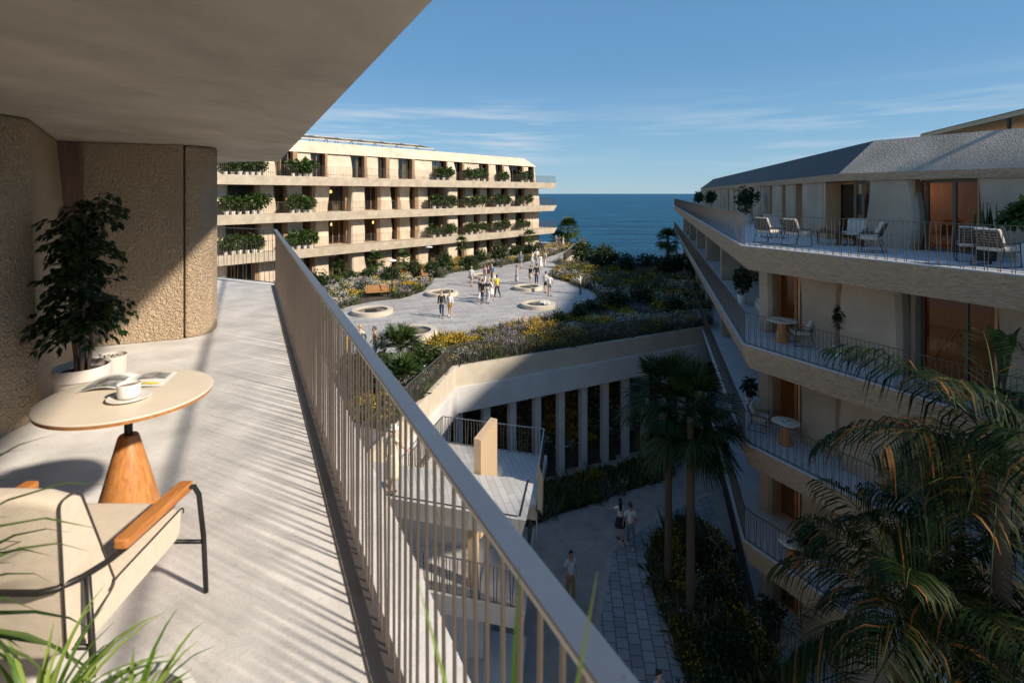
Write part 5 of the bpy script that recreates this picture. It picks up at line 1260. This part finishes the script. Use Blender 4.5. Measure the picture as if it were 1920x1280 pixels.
# sofa in the corner loggia
c = fB.p(5.1, -1.9, Z1); so2 = thing('outdoor_sofa', 'low brown sofa with cream cushions in the corner loggia of the second balcony', 'sofa', c)
rzs = math.atan2(.967, .256) - math.pi / 2; Ms = Matrix.Translation(c) @ Matrix.Rotation(rzs - R(90), 4, 'Z')
def ob(mb, cx, cy, cz_, sx, sy, sz): mb.hexa([Ms @ Vector((cx + a * sx / 2, cy + b * sy / 2, cz_ + d * sz / 2)) for d in (-1, 1) for a, b in ((-1, -1), (1, -1), (1, 1), (-1, 1))])
mb = MB(); ob(mb, 0, 0, .18, 2.2, .85, .28); mb.build('base', 'linen', so2, bevel=.03)
mb = MB(); ob(mb, 0, .02, .40, 2.1, .78, .16); mb.build('seat', 'cream_cushion', so2, bevel=.05, segs=3)
mb = MB(); ob(mb, 0, .36, .60, 2.2, .16, .55); mb.build('backrest', 'linen', so2, bevel=.05, segs=3)
for i, (x, lb_) in enumerate(((-.75, 'cream cushion at the far end of the brown sofa'), (-.1, 'cream cushion in the middle of the brown sofa'), (.6, 'cream cushion at the near end of the brown sofa'))):
    mb = MB(); rings = []
    for k in range(7):
        u = k / 6; s_ = math.sin(math.pi * (.12 + .76 * u)) ; rings.append([Ms @ Vector((x + .24 * s_ * sx, .12 + .10 * u + .06 * (2 * u - 1), .72 + .22 * s_ * sz)) for sx, sz in ((-1, -1), (0, -.92), (1, -1), (.92, 0), (1, 1), (0, .92), (-1, 1), (-.92, 0))])
    mb.loft(rings); cq = Ms @ Vector((x, .1, .5)); tag(mb.build('cushion', 'cream_cushion', loc=cq, smooth='all'), lb_, 'cushion', 'cushions on the corner sofa')

def rplant(px, D, z, h, r, n, seed, label, matn='leaf_dark', pm='pot_white', pr=.22, ph=.42, L=.16, W=.06, name='potted_plant'):
    o = potted(name, seed, h, r, n, matn, pm, pr, ph, L, W, label); place(o, gp(px, D, z)); o['group'] = 'potted plants on the shaded balconies'; return o
rplant(1398, 31.5, Z0, 2.0, .85, 900, 401, 'big dark bushy plant in a pale pot on the upper terrace beyond the corner', pr=.42, ph=.5)
rplant(1334, 50, Z0, 2.0, .7, 500, 402, 'dark potted bush midway along the far upper terrace', L=.22, W=.08)
rplant(1311, 64, Z0, 2.0, .7, 400, 403, 'farthest dark potted bush on the upper terrace by the sea', L=.25, W=.09)
rplant(1926, 13.4, Z0, 1.85, .5, 240, 404, 'broad-leaved green plant at the right edge of the upper terrace', 'leaf_shrub', L=.24, W=.11, ph=.5)
rplant(1575, 16.3, Z1, 1.7, .36, 420, 405, 'slim leafy plant in white pot against the wall of the second balcony', L=.13, W=.03, pr=.19)
rplant(1392, 24.5, Z1, 1.7, .6, 500, 406, 'dark plant behind the brown sofa in the corner loggia')
rplant(1405, 21.2, Z2, 1.0, .35, 200, 407, 'small dark plant at the inner corner of the third balcony', pr=.15, ph=.3)
rplant(1447, 17.9, ZG + .06, 1.2, .55, 300, 408, 'dark plant in a round black pot on the ground terrace', pm='pot_dark', pr=.30, ph=.55)
rplant(1520, 16.6, Z3, 1.2, .6, 320, 409, 'dark leafy plant on the lowest balcony behind palm fronds', pr=.25)
o = thing('snake_plant', 'stiff upright sword-leaved plant beside the broad-leaved one on the upper terrace', 'potted plant', gp(1848, 14.0, Z0)); c = Vector(o.location)
pot_shape(o, .26, .45, 'pot_dark', c); rg = random.Random(8); V, F = [], []
for k in range(11):
    a = rg.uniform(0, 6.28); q = .16 * rg.random(); b = c + Vector((q * math.cos(a) + (k - 5) * .04, q * math.sin(a), .38)); h_ = rg.uniform(.8, 1.2); lx = rg.uniform(-.12, .12); w = rg.uniform(.035, .055); k0 = len(V)
    for i in range(6):
        u = i / 5; ww = w * (1 - u ** 3) * (.7 + .6 * u * (1 - u) * 2) + .001; y = b.y + .03 * math.sin(3 * u + k); V += [(b.x - ww + lx * u, y, b.z + h_ * u), (b.x + lx * u, y - .015, b.z + h_ * u), (b.x + ww + lx * u, y, b.z + h_ * u)]
    for i in range(5):
        j = k0 + 3 * i; F += [(j, j + 1, j + 4, j + 3), (j + 1, j + 2, j + 5, j + 4)]
arr_mesh('leaves', np.array(V), np.array(F), 'leaf_shrub', parent=o, smooth=True)
o = thing('banana_plant', 'plant with large paddle leaves on the second balcony at the right', 'potted plant', gp(1882, 12.4, Z1)); c = Vector(o.location)
pot_shape(o, .24, .45, 'pot_dark', c); V, F = [], []
for k in range(6):
    a = k * 1.1 + .3; b = c + Vector((0, 0, .4)); tip = Vector((math.cos(a) * .16, math.sin(a) * .10, .75 + .12 * (k % 3))); L = .75; sd_ = Vector((math.cos(a + 1.3), math.sin(a + 1.3) * .4, 0)); m0 = b + tip; k0 = len(V)
    V += [tuple(b - sd_ * .015), tuple(b), tuple(b + sd_ * .015)]
    for i in range(7):
        u = i / 6; p_ = m0 + Vector((math.cos(a) * .18 * u * u, math.sin(a) * .12 * u * u, L * u - .18 * u * u)); ww = .17 * math.sin(math.pi * (.06 + .93 * u)) ** .6; V += [tuple(p_ - sd_ * ww + Vector((0, 0, .02))), tuple(p_), tuple(p_ + sd_ * ww + Vector((0, 0, .02)))]
    for i in range(7):
        j = k0 + 3 * i; F += [(j, j + 1, j + 4, j + 3), (j + 1, j + 2, j + 5, j + 4)]
arr_mesh('leaves', np.array(V), np.array(F), 'leaf_shrub', parent=o, smooth=True)
# ================================================================== PEOPLE
plain('eye_dark', (.02, .015, .012), .3); plain('lip', (.35, .14, .11), .5)
def skincol(i): return ['skin_fair', 'skin_tan', 'skin_olive'][i]
mat('skin_fair', (.56, .36, .26), .55, .05, 8); mat('skin_tan', (.46, .27, .17), .5, .05, 8); mat('skin_olive', (.40, .24, .16), .55, .05, 8)
CL = dict(white=(.74, .72, .68), black=(.022, .022, .025), navy=(.025, .03, .06), denim=(.045, .06, .10), jean=(.16, .22, .30), grey=(.42, .42, .42), pale=(.52, .55, .60), blue=(.17, .25, .38), orange=(.62, .30, .07), khaki=(.30, .21, .08), teal=(.10, .20, .22), brown=(.16, .09, .06), yellow=(.66, .50, .06), pink=(.62, .40, .38), cream=(.68, .60, .46), beige=(.50, .42, .32), green=(.05, .14, .08))
for k_, v_ in CL.items(): mat('cloth_' + k_, v_, .9, .10, 14, .3, 60, bdist=.004)
mat('hair_dark', (.022, .015, .010), .6, .2, 30); mat('hair_brown', (.075, .042, .022), .6, .2, 30); mat('hair_blond', (.40, .28, .13), .6, .15, 30); mat('hair_grey', (.40, .38, .36), .6, .15, 30)
mat('shoe_dark', (.03, .027, .025), .5, .1, 10); mat('shoe_white', (.66, .64, .62), .6, .05, 10)
def skin_mesh(nodes, edges, sub=1):
    me = bpy.data.meshes.new('t'); me.from_pydata([n[0] for n in nodes], edges, []); o = bpy.data.objects.new('t', me); COL.objects.link(o)
    sm = o.modifiers.new('s', 'SKIN'); sm.use_smooth_shade = True
    lay = me.skin_vertices[0].data if me.skin_vertices else None
    if lay is None:
        me.attributes.new('skin', 'FLOAT', 'POINT')
    for i, n in enumerate(nodes):
        r_ = n[1]; lay[i].radius = r_ if isinstance(r_, tuple) else (r_, r_); lay[i].use_root = (i == 0)
    sb = o.modifiers.new('u', 'SUBSURF'); sb.levels = sub; sb.render_levels = sub
    return o
def sweep(pts, rad, n=10):
    """rings of an elliptical tube along a path; rad = (rx, ry) per point, x across the body"""
    rings = []
    for i, (p, r_) in enumerate(zip(pts, rad)):
        p = Vector(p); d = (Vector(pts[min(i + 1, len(pts) - 1)]) - Vector(pts[max(0, i - 1)])).normalized(); x = Vector((1, 0, 0)); x = (x - d * x.dot(d)).normalized(); y = d.cross(x)
        rings.append([p + x * r_[0] * math.cos(2 * math.pi * k / n) + y * r_[1] * math.sin(2 * math.pi * k / n) for k in range(n)])
    return rings
PEOPLE = []
def person(label, loc, face, H=1.75, skin=0, hair='hair_dark', hairlen='short', top='white', sleeve=.55, bottom='denim', bl=1.0, skirt=None, shoes='shoe_dark', step=.22, arms=None, lean=0.0, female=False, hat=None, bare=False, bag=None, headturn=0.0):
    """standing or walking figure: one skinned body, with clothes and hair as parts"""
    loc = Vector(loc); s = H / 1.75; g = .9 if female else 1.0
    arms = arms or [((.15, .14), (.35, .08)), ((-.15, .14), (.15, .08))]
    P = {}
    P['pel'] = Vector((0, 0, .95)); P['wai'] = Vector((0, .01 + lean * .15, 1.10)); P['che'] = Vector((0, .015 + lean * .33, 1.30)); P['nb'] = Vector((0, -.005 + lean * .48, 1.455)); P['nk'] = Vector((0, .012 + lean * .55, 1.53))
    for i, sx in enumerate((-1, 1)):
        a = step * (1 if i == 0 else -1) * 1.0; kb = .10 + (.28 if a < 0 else .02) * min(1, abs(step) * 4)
        hp = Vector((sx * .088, 0, .93)); kn = hp + Vector((sx * .012, math.sin(a), -math.cos(a))) * .44; b = a - kb; an = kn + Vector((0, math.sin(b), -math.cos(b))) * .42
        P[f'hip{i}'] = hp; P[f'kn{i}'] = kn; P[f'an{i}'] = an; up = max(0, -b - .1); P[f'toe{i}'] = an + Vector((sx * .03, .15 * math.cos(up), -.045 - .10 * math.sin(up)))
        sh = Vector((sx * .182 * g, P['nb'].y, 1.425)); (f1, o1), (f2, o2) = arms[i]
        el = sh + Vector((sx * math.sin(o1), math.sin(f1) * math.cos(o1), -math.cos(f1) * math.cos(o1))) * .285
        fd = Vector((sx * math.sin(o2), math.sin(f2) * math.cos(o2), -math.cos(f2) * math.cos(o2)))
        wr = el + fd * .255; P[f'sh{i}'] = sh; P[f'el{i}'] = el; P[f'wr{i}'] = wr; P[f'hd{i}'] = wr + fd * .075
    zmin = min(P['an0'].z, P['an1'].z) - .075
    for k in P: P[k].z -= zmin
    rz = math.atan2(face[1], face[0]) - math.pi / 2; M = Matrix.Translation(loc) @ Matrix.Rotation(rz, 4, 'Z') @ Matrix.Scale(s, 4)
    root = thing('person', label, 'person', loc)
    k_ = 0.0
    def rad(b): return b * (1.0)
    wst = .112 if female else .125
    bn = [('pel', (.135, .115)), ('wai', (wst, .098)), ('che', (.138 * g, .108)), ('nb', .075), ('nk', .054)]
    names = [n for n, _ in bn]; nodes = [(P[n], r_) for n, r_ in bn]; edges = [(0, 1), (1, 2), (2, 3), (3, 4)]
    hb = P['nk'] + Vector((0, .018, .075)); nodes.append((hb, .062)); edges.append((4, 5))
    def chain(st, keys, rs):
        prev = st
        for k, r_ in zip(keys, rs):
            nodes.append((P[k], r_)); edges.append((prev, len(nodes) - 1)); prev = len(nodes) - 1
    for i in (0, 1):
        chain(0, [f'hip{i}', f'kn{i}', f'an{i}', f'toe{i}'], [.082, .055, .036, .026])
        chain(3, [f'sh{i}', f'el{i}', f'wr{i}', f'hd{i}'], [.053 * g, .038 * g, .027, .026])
    PEOPLE.append(dict(root=root, M=M, P=P, body=skin_mesh(nodes, edges, 1), skin=skincol(skin)))
    rec = PEOPLE[-1]; rec['extra'] = []; rec['cloth'] = []
    # head with face, ears; fingers: shapes added into the body mesh
    hc = P['nk'] + Vector((0, .03, .155)); hm = MB(); Rh = Matrix.Rotation(headturn, 4, 'Z')
    def hp_(v): return hc + (Rh @ Vector(v))
    n, rr = 12, []
    prof = [(-.112, .030, .035), (-.100, .050, .028), (-.075, .060, .018), (-.04, .068, .008), (0, .073, 0), (.04, .076, -.004), (.08, .066, -.006), (.105, .042, -.006), (.117, .012, -.006)]
    for z, r_, yo in prof: rr.append([hp_((r_ * math.cos(2 * math.pi * k / n), yo + r_ * 1.22 * math.sin(2 * math.pi * k / n), z)) for k in range(n)])
    hm.loft(rr)
    hm.loft([[hp_((x * .016, .085 + .010 * (i == 1) + .016 * (i == 2), .03 - .028 * i + y * .006)) for x, y in ((-1, 0), (0, -1), (1, 0), (0, 1))] for i in range(3)])
    for sx in (-1, 1):
        hm.lathe([(.004, -.028), (.016, 0), (.004, .03)], hp_((sx * .074, -.008, -.005)), 6)
    hm.cur = 1
    for sx in (-1, 1): hm.lathe([(.004, -.005), (.0095, 0), (.004, .005)], hp_((sx * .030, .0865, .012)), 6)
    for sx in (-1, 1): hm.bar(hp_((sx * .018, .088, .032)), hp_((sx * .046, .080, .034)), .006, .006)
    hm.cur = 2; hm.bar(hp_((-.022, .083, -.050)), hp_((.022, .083, -.050)), .008, .010)
    hm.cur = 0
    for i, sx in enumerate((-1, 1)):
        d = (P[f'hd{i}'] - P[f'wr{i}']).normalized(); sd = Vector((0, 1, 0)); sd = (sd - d * sd.dot(d)).normalized(); nn = d.cross(sd); o_ = P[f'wr{i}'] + d * .055
        for k, ln in enumerate((.062, .075, .070, .052)):
            b = o_ + sd * (.027 - .018 * k); cv = -nn * sx * .5
            hm.tube([b, b + d * ln * .5 + cv * .008, b + d * ln * .95 + cv * .03], [.0085, .0078, .006], 5)
        b = P[f'wr{i}'] + d * .03 + sd * .022; hm.tube([b, b + d * .025 + sd * .028, b + d * .058 + sd * .034], [.0095, .0085, .006], 5)
    rec['extra'].append(hm)
    def mbpart(m_, name, matn, sm='all'):
        m_.v = [tuple(M @ Vector(v)) for v in m_.v]; return m_.build(name, matn, root, smooth=sm)
    def cloth(nodes, edges, name, matn): rec['cloth'].append((skin_mesh(nodes, edges, 1), name, matn))
    L = lambda a, b, u: P[a].lerp(P[b], u)
    if not bare:
        nd = [(P['pel'] + Vector((0, 0, -.02)), (.158, .135)), (P['wai'], (wst + .022, .122)), (P['che'], (.158 * g, .128)), (P['nb'] + Vector((0, 0, .0)), .088)]; ed = [(0, 1), (1, 2), (2, 3)]
        for i in (0, 1):
            b0 = len(nd); nd.append((P[f'sh{i}'], .070 * g)); ed.append((3, b0))
            if sleeve > 1.0: nd += [(P[f'el{i}'], .052), (L(f'el{i}', f'wr{i}', min(.95, sleeve - 1)), .043)]; ed += [(b0, b0 + 1), (b0 + 1, b0 + 2)]
            elif sleeve > 0: nd.append((L(f'sh{i}', f'el{i}', sleeve), .062 * g)); ed.append((b0, b0 + 1))
        cloth(nd, ed, 'shirt', 'cloth_' + top)
    if skirt:
        m_ = MB(); z0 = P['pel'].z + .10; zb = P['pel'].z - skirt; rings = []
        for k in range(7):
            u = k / 6; w = .135 + .06 * min(1, u * 2) + .045 * u; rings.append([Vector((w * math.cos(2 * math.pi * j / 18) * (1 + .04 * math.sin(j * 5)), w * .78 * math.sin(2 * math.pi * j / 18) * (1 + .04 * math.cos(j * 7)) + .02 * u, z0 + (zb - z0) * u)) for j in range(18)])
        m_.loft(rings); mbpart(m_, 'skirt', 'cloth_' + bottom)
    elif bottom:
        nd = [(P['pel'] + Vector((0, 0, .06)), (.145, .125)), (P['pel'] + Vector((0, 0, -.03)), (.15, .128))]; ed = [(0, 1)]
        for i in (0, 1):
            b0 = len(nd); nd.append((P[f'hip{i}'] + Vector((0, 0, -.04)), .098)); ed.append((1, b0))
            if bl >= .99: nd += [(P[f'kn{i}'], .074), (L(f'kn{i}', f'an{i}', .96), .056)]; ed += [(b0, b0 + 1), (b0 + 1, b0 + 2)]
            else: nd.append((L(f'hip{i}', f'kn{i}', bl * 1.6), .092)); ed.append((b0, b0 + 1))
        cloth(nd, ed, 'trousers' if bl >= .99 else 'shorts', 'cloth_' + bottom)
    for i in (0, 1):
        m_ = MB(); a = P[f'an{i}']; d = (P[f'toe{i}'] - a); hz = Vector((d.x, d.y, 0)).normalized(); sole = min(a.z - .075, P[f'toe{i}'].z - .03)
        rings = []
        for u, w, h_ in ((-.07, .03, .05), (-.03, .040, .075), (.05, .042, .065), (.13, .045, .045), (.19, .030, .03)):
            c_ = Vector((a.x, a.y, 0)) + hz * u; b_ = sole if a.z - .075 < .03 else sole + (a.z - .075 - sole) * max(0, 1 - (u + .07) / .2); sd = Vector((-hz.y, hz.x, 0)); b_ = max(b_, .0)
            rings.append([Vector((c_.x, c_.y, b_)) + sd * w * k1 + Vector((0, 0, h_ * k2)) for k1, k2 in ((-1, 0), (1, 0), (1, .55), (.5, 1), (-.5, 1), (-1, .55))])
        m_.loft(rings); mbpart(m_, 'shoe', shoes)
    if hair:
        m_ = MB(); rings = []; n = 14
        for k in range(8):
            e = math.pi / 2 * (1 - k / 7.0) * 1.0; z = .125 * math.sin(e); r_ = math.cos(e)
            rings.append([hp_((r_ * .085 * math.cos(2 * math.pi * j / n), -.018 + r_ * .104 * math.sin(2 * math.pi * j / n) - .012 * (1 - math.sin(e)), .012 + z + (.030 if math.sin(2 * math.pi * j / n) > .35 else -.035 * (1 - math.sin(e))) * (1 - .7 * math.sin(e)))) for j in range(n)])
        m_.loft(rings)
        if hairlen == 'long': m_.loft([[hp_((x * w, -.075 + y * .04 - b_, z)) for x, y in ((-1, -.4), (-.5, -1), (.5, -1), (1, -.4), (.7, .6), (-.7, .6))] for z, w, b_ in ((.07, .07, 0), (-.02, .083, .02), (-.14, .085, .035), (-.28, .07, .045), (-.38, .035, .045))])
        if hairlen == 'bun': m_.lathe([(.01, -.04), (.036, -.02), (.042, 0), (.036, .02), (.01, .04)], hp_((0, -.105, .055)), 8)
        mbpart(m_, 'hair', hair)
    if hat:
        m_ = MB(); m_.lathe([(.17, .045), (.175, .052), (.09, .075), (.088, .13), (.07, .155), (.0, .16)], hc + Vector((0, 0, .0)), 20, capt=False); mbpart(m_, 'sun_hat', hat)
    if bag:
        m_ = MB(); m_.box((0, -.18, P['wai'].z + .02), (.26, .10, .24)); mbpart(m_, 'bag', 'cloth_' + bag)
    return root
def finish_people():
    dg = bpy.context.evaluated_depsgraph_get()
    for rec in PEOPLE:
        jobs = [(rec['body'], 'body', None)] + rec['cloth']
        for o, name, matn in jobs:
            ev = o.evaluated_get(dg); me = ev.to_mesh(); m_ = MB(); m_.arr([rec['M'] @ v.co for v in me.vertices], [tuple(p.vertices) for p in me.polygons]); ev.to_mesh_clear()
            if name == 'body':
                for ex in rec['extra']:
                    b = len(m_.v); m_.v += [tuple(rec['M'] @ Vector(v)) for v in ex.v]
                    for f, mi in zip(ex.f, ex.m): m_.f.append(tuple(b + i for i in f)); m_.m.append(mi)
                m_.build('body', [rec['skin'], 'eye_dark', 'lip'], rec['root'], smooth='all')
            else: m_.build(name, matn, rec['root'], smooth='all')
        for o, _, _ in jobs:
            d = o.data; bpy.data.objects.remove(o); bpy.data.meshes.remove(d)
def pz(px, py): return at(px, py, ZP)
HANDS_HIPS = [((-.25, .75), (.75, -.55)), ((-.25, .75), (.75, -.55))]
PHONE = [((.5, .25), (2.3, -.25)), ((.1, .12), (.2, .05))]
REACH = [((.2, .14), (.6, .2)), ((.55, .6), (.9, .5))]
# plaza, couple in front
person('man in black sweater and dark jeans walking beside a person in orange shorts', pz(828, 595.5), (.05, -1), 1.80, 0, 'hair_brown', 'short', 'black', 1.95, 'denim', step=.26)
person('person in white top and orange shorts walking beside the man in black', pz(843.5, 594), (-.05, -1), 1.72, 1, 'hair_blond', 'short', 'white', 1.9, 'orange', .42, shoes='shoe_white', step=.2, female=True)
person('person in white shirt and beige shorts walking alone, left of the crowd', pz(884, 536.5), (.2, 1), 1.75, 1, 'hair_grey', 'short', 'white', 1.6, 'beige', .45, step=.24)
person('person in pink shirt in the small group by the far basin', pz(909, 533), (.5, .6), 1.72, 0, 'hair_brown', 'short', 'pink', 1.8, 'white', step=.1)
person('person in black top between the pink and the blue shirt by the far basin', pz(915.5, 532), (0, -1), 1.66, 1, 'hair_dark', 'long', 'black', .5, 'grey', step=.05, female=True)
person('person in blue-grey shirt at the right of the small group by the far basin', pz(922.5, 531), (-.4, -.8), 1.80, 0, 'hair_dark', 'short', 'blue', 1.5, 'jean', step=.1)
person('woman in brown top and white trousers at the left of the middle crowd', pz(899, 563), (.8, .5), 1.66, 1, 'hair_brown', 'short', 'brown', .5, 'white', step=.12, female=True)
person('man in black shirt and blue jeans striding at the front of the middle crowd', pz(904.5, 569), (.45, .9), 1.82, 0, 'hair_dark', 'short', 'black', .6, 'denim', step=.34)
person('person in navy top and grey trousers with a small bag in the middle crowd', pz(914.5, 568), (.1, 1), 1.78, 0, 'hair_blond', 'short', 'navy', 1.3, 'pale', step=.14, bag='grey', arms=[((.1, .18), (.3, .1)), ((.5, .35), (.9, .3))])
person('person in white dress partly behind the navy top in the middle crowd', pz(922, 562.5), (-.6, .4), 1.66, 1, 'hair_blond', 'long', 'white', .4, 'white', skirt=.48, shoes='shoe_white', step=.12, female=True)
person('person in black and yellow top and black trousers at the right of the middle crowd', pz(932, 557), (-.5, .7), 1.76, 2, 'hair_dark', 'short', 'yellow', .6, 'black', step=.26)
person('person in long pale grey dress standing alone behind the second far basin', pz(968.5, 533), (.9, .3), 1.70, 1, 'hair_dark', 'bun', 'grey', .5, 'grey', skirt=.62, step=.12, female=True)
person('woman in black top and pale skirt holding hands with the man in dark suit', pz(994.5, 532), (.6, .7), 1.66, 0, 'hair_dark', 'short', 'black', .6, 'beige', skirt=.36, step=.14, female=True, arms=[((.05, .12), (.1, .05)), ((.2, .30), (.4, .45))])
person('man in dark jacket and jeans holding hands with the woman in pale skirt', pz(1006, 532.5), (.15, 1), 1.82, 0, 'hair_dark', 'short', 'black', 1.9, 'denim', step=.1, arms=[((.1, .35), (.3, .35)), ((0, .14), (.1, .06))])
person('man in white tee and dark shorts behind the man in teal shorts', pz(1023, 549), (.3, .9), 1.76, 0, 'hair_dark', 'short', 'white', .7, 'navy', .45, step=.16)
person('man in white shirt and teal shorts right of the shaded basin', pz(1030.5, 554.5), (-.1, 1), 1.76, 1, 'hair_dark', 'short', 'white', .7, 'teal', .42, step=.12)
person('woman in pale top and dark trousers taking a call alone in the shade', pz(1087.5, 551), (-.9, -.2), 1.74, 0, 'hair_brown', 'long', 'white', 1.7, 'navy', step=.06, female=True, arms=PHONE)
person('man in light blue shirt and blue shorts walking away by the far flower bed', pz(976.5, 502.5), (.3, .95), 1.78, 0, 'hair_grey', 'short', 'blue', .8, 'blue', .45, step=.22)
person('woman in white dress at the left of the far group on the path', pz(998, 500), (-.3, -.9), 1.68, 0, 'hair_dark', 'long', 'white', .4, 'white', skirt=.34, step=.16, female=True)
person('tall man in white shirt and pale jeans in the middle of the far group', pz(1006.5, 496), (0, -1), 1.84, 1, 'hair_grey', 'short', 'white', 1.7, 'pale', step=.1, arms=REACH)
person('woman in long white dress walking at the front of the far group', pz(1013.5, 505.5), (.4, -.8), 1.68, 0, 'hair_brown', 'long', 'white', .6, 'white', skirt=.58, shoes='shoe_white', step=.2, female=True)
person('person in white linen at the right of the far group on the path', pz(1021.5, 499.5), (.5, .8), 1.78, 1, 'hair_brown', 'short', 'cream', 1.5, 'cream', step=.14)
person('person in pink shirt far off among flowers by the dark palm', pz(1042.5, 462), (.4, .8), 1.72, 1, 'hair_grey', 'short', 'pink', 1.5, 'pink', step=.12)
person('person in white far off beside the pink shirt by the dark palm', pz(1048.5, 461), (.3, .9), 1.78, 0, 'hair_grey', 'short', 'white', 1.5, 'white', step=.12)
person('person in cream dress far off at the right of the trio by the dark palm', pz(1055.5, 463.5), (.2, .9), 1.66, 1, 'hair_blond', 'long', 'cream', .5, 'cream', skirt=.6, step=.1, female=True)
# three by the railing
person('shirtless tanned man in white shorts standing with hands on hips beside the fan palm', pz(703, 683), (-.75, -.5), 1.80, 1, 'hair_brown', 'short', bare=True, bottom='white', bl=.5, step=.05, arms=HANDS_HIPS)
person('person in cream shirt seen from behind, left of the shirtless man', pz(675, 678), (.3, .9), 1.80, 0, 'hair_blond', 'short', 'cream', 1.4, 'white', step=.06, arms=HANDS_HIPS)
person('person in bright yellow shirt and jeans partly behind the handrail', pz(649, 689), (.8, .3), 1.74, 0, 'hair_dark', 'short', 'yellow', .8, 'denim', step=.08)
# terrace below, courtyard
person('woman in pale dress and wide white sun hat on the terrace below the railing', (-3.37, 15.05, ZP + .004), (.35, .9), 1.74, 0, 'hair_blond', 'short', 'cream', .4, 'cream', skirt=.62, step=.12, female=True, hat='cloth_white', arms=[((.1, .25), (.3, .2)), ((.4, .55), (.7, .6))])
person('woman with long dark hair in white top and navy skirt pointing in the courtyard', at(1163, 1010, ZG), (.05, .95), 1.68, 0, 'hair_dark', 'long', 'white', .5, 'navy', skirt=.40, step=.08, female=True, arms=[((.75, .95), (1.1, 1.0)), ((.05, .14), (.15, .1))])
person('man in white tee and light jeans seen from behind beside the pointing woman', at(1182, 1024, ZG), (.1, 1), 1.80, 1, 'hair_brown', 'short', 'white', .7, 'jean', shoes='shoe_white', step=.20, arms=[((-.1, .28), (.1, .2)), ((.1, .14), (.25, .08))])
person('man in grey-blue tee and khaki trousers standing alone in the courtyard', at(1070, 1126, ZG), (.35, -.9), 1.80, 1, 'hair_dark', 'short', 'pale', .6, 'khaki', step=.10, arms=[((-.1, .2), (.35, -.1)), ((-.1, .2), (.35, -.1))], headturn=-.3)
person('person with dark hair tied up at the bottom edge of the courtyard path', (4.06, 14.8, ZG), (.45, -.85), 1.70, 0, 'hair_dark', 'bun', 'pale', .5, 'navy', step=.15, female=True)
finish_people()
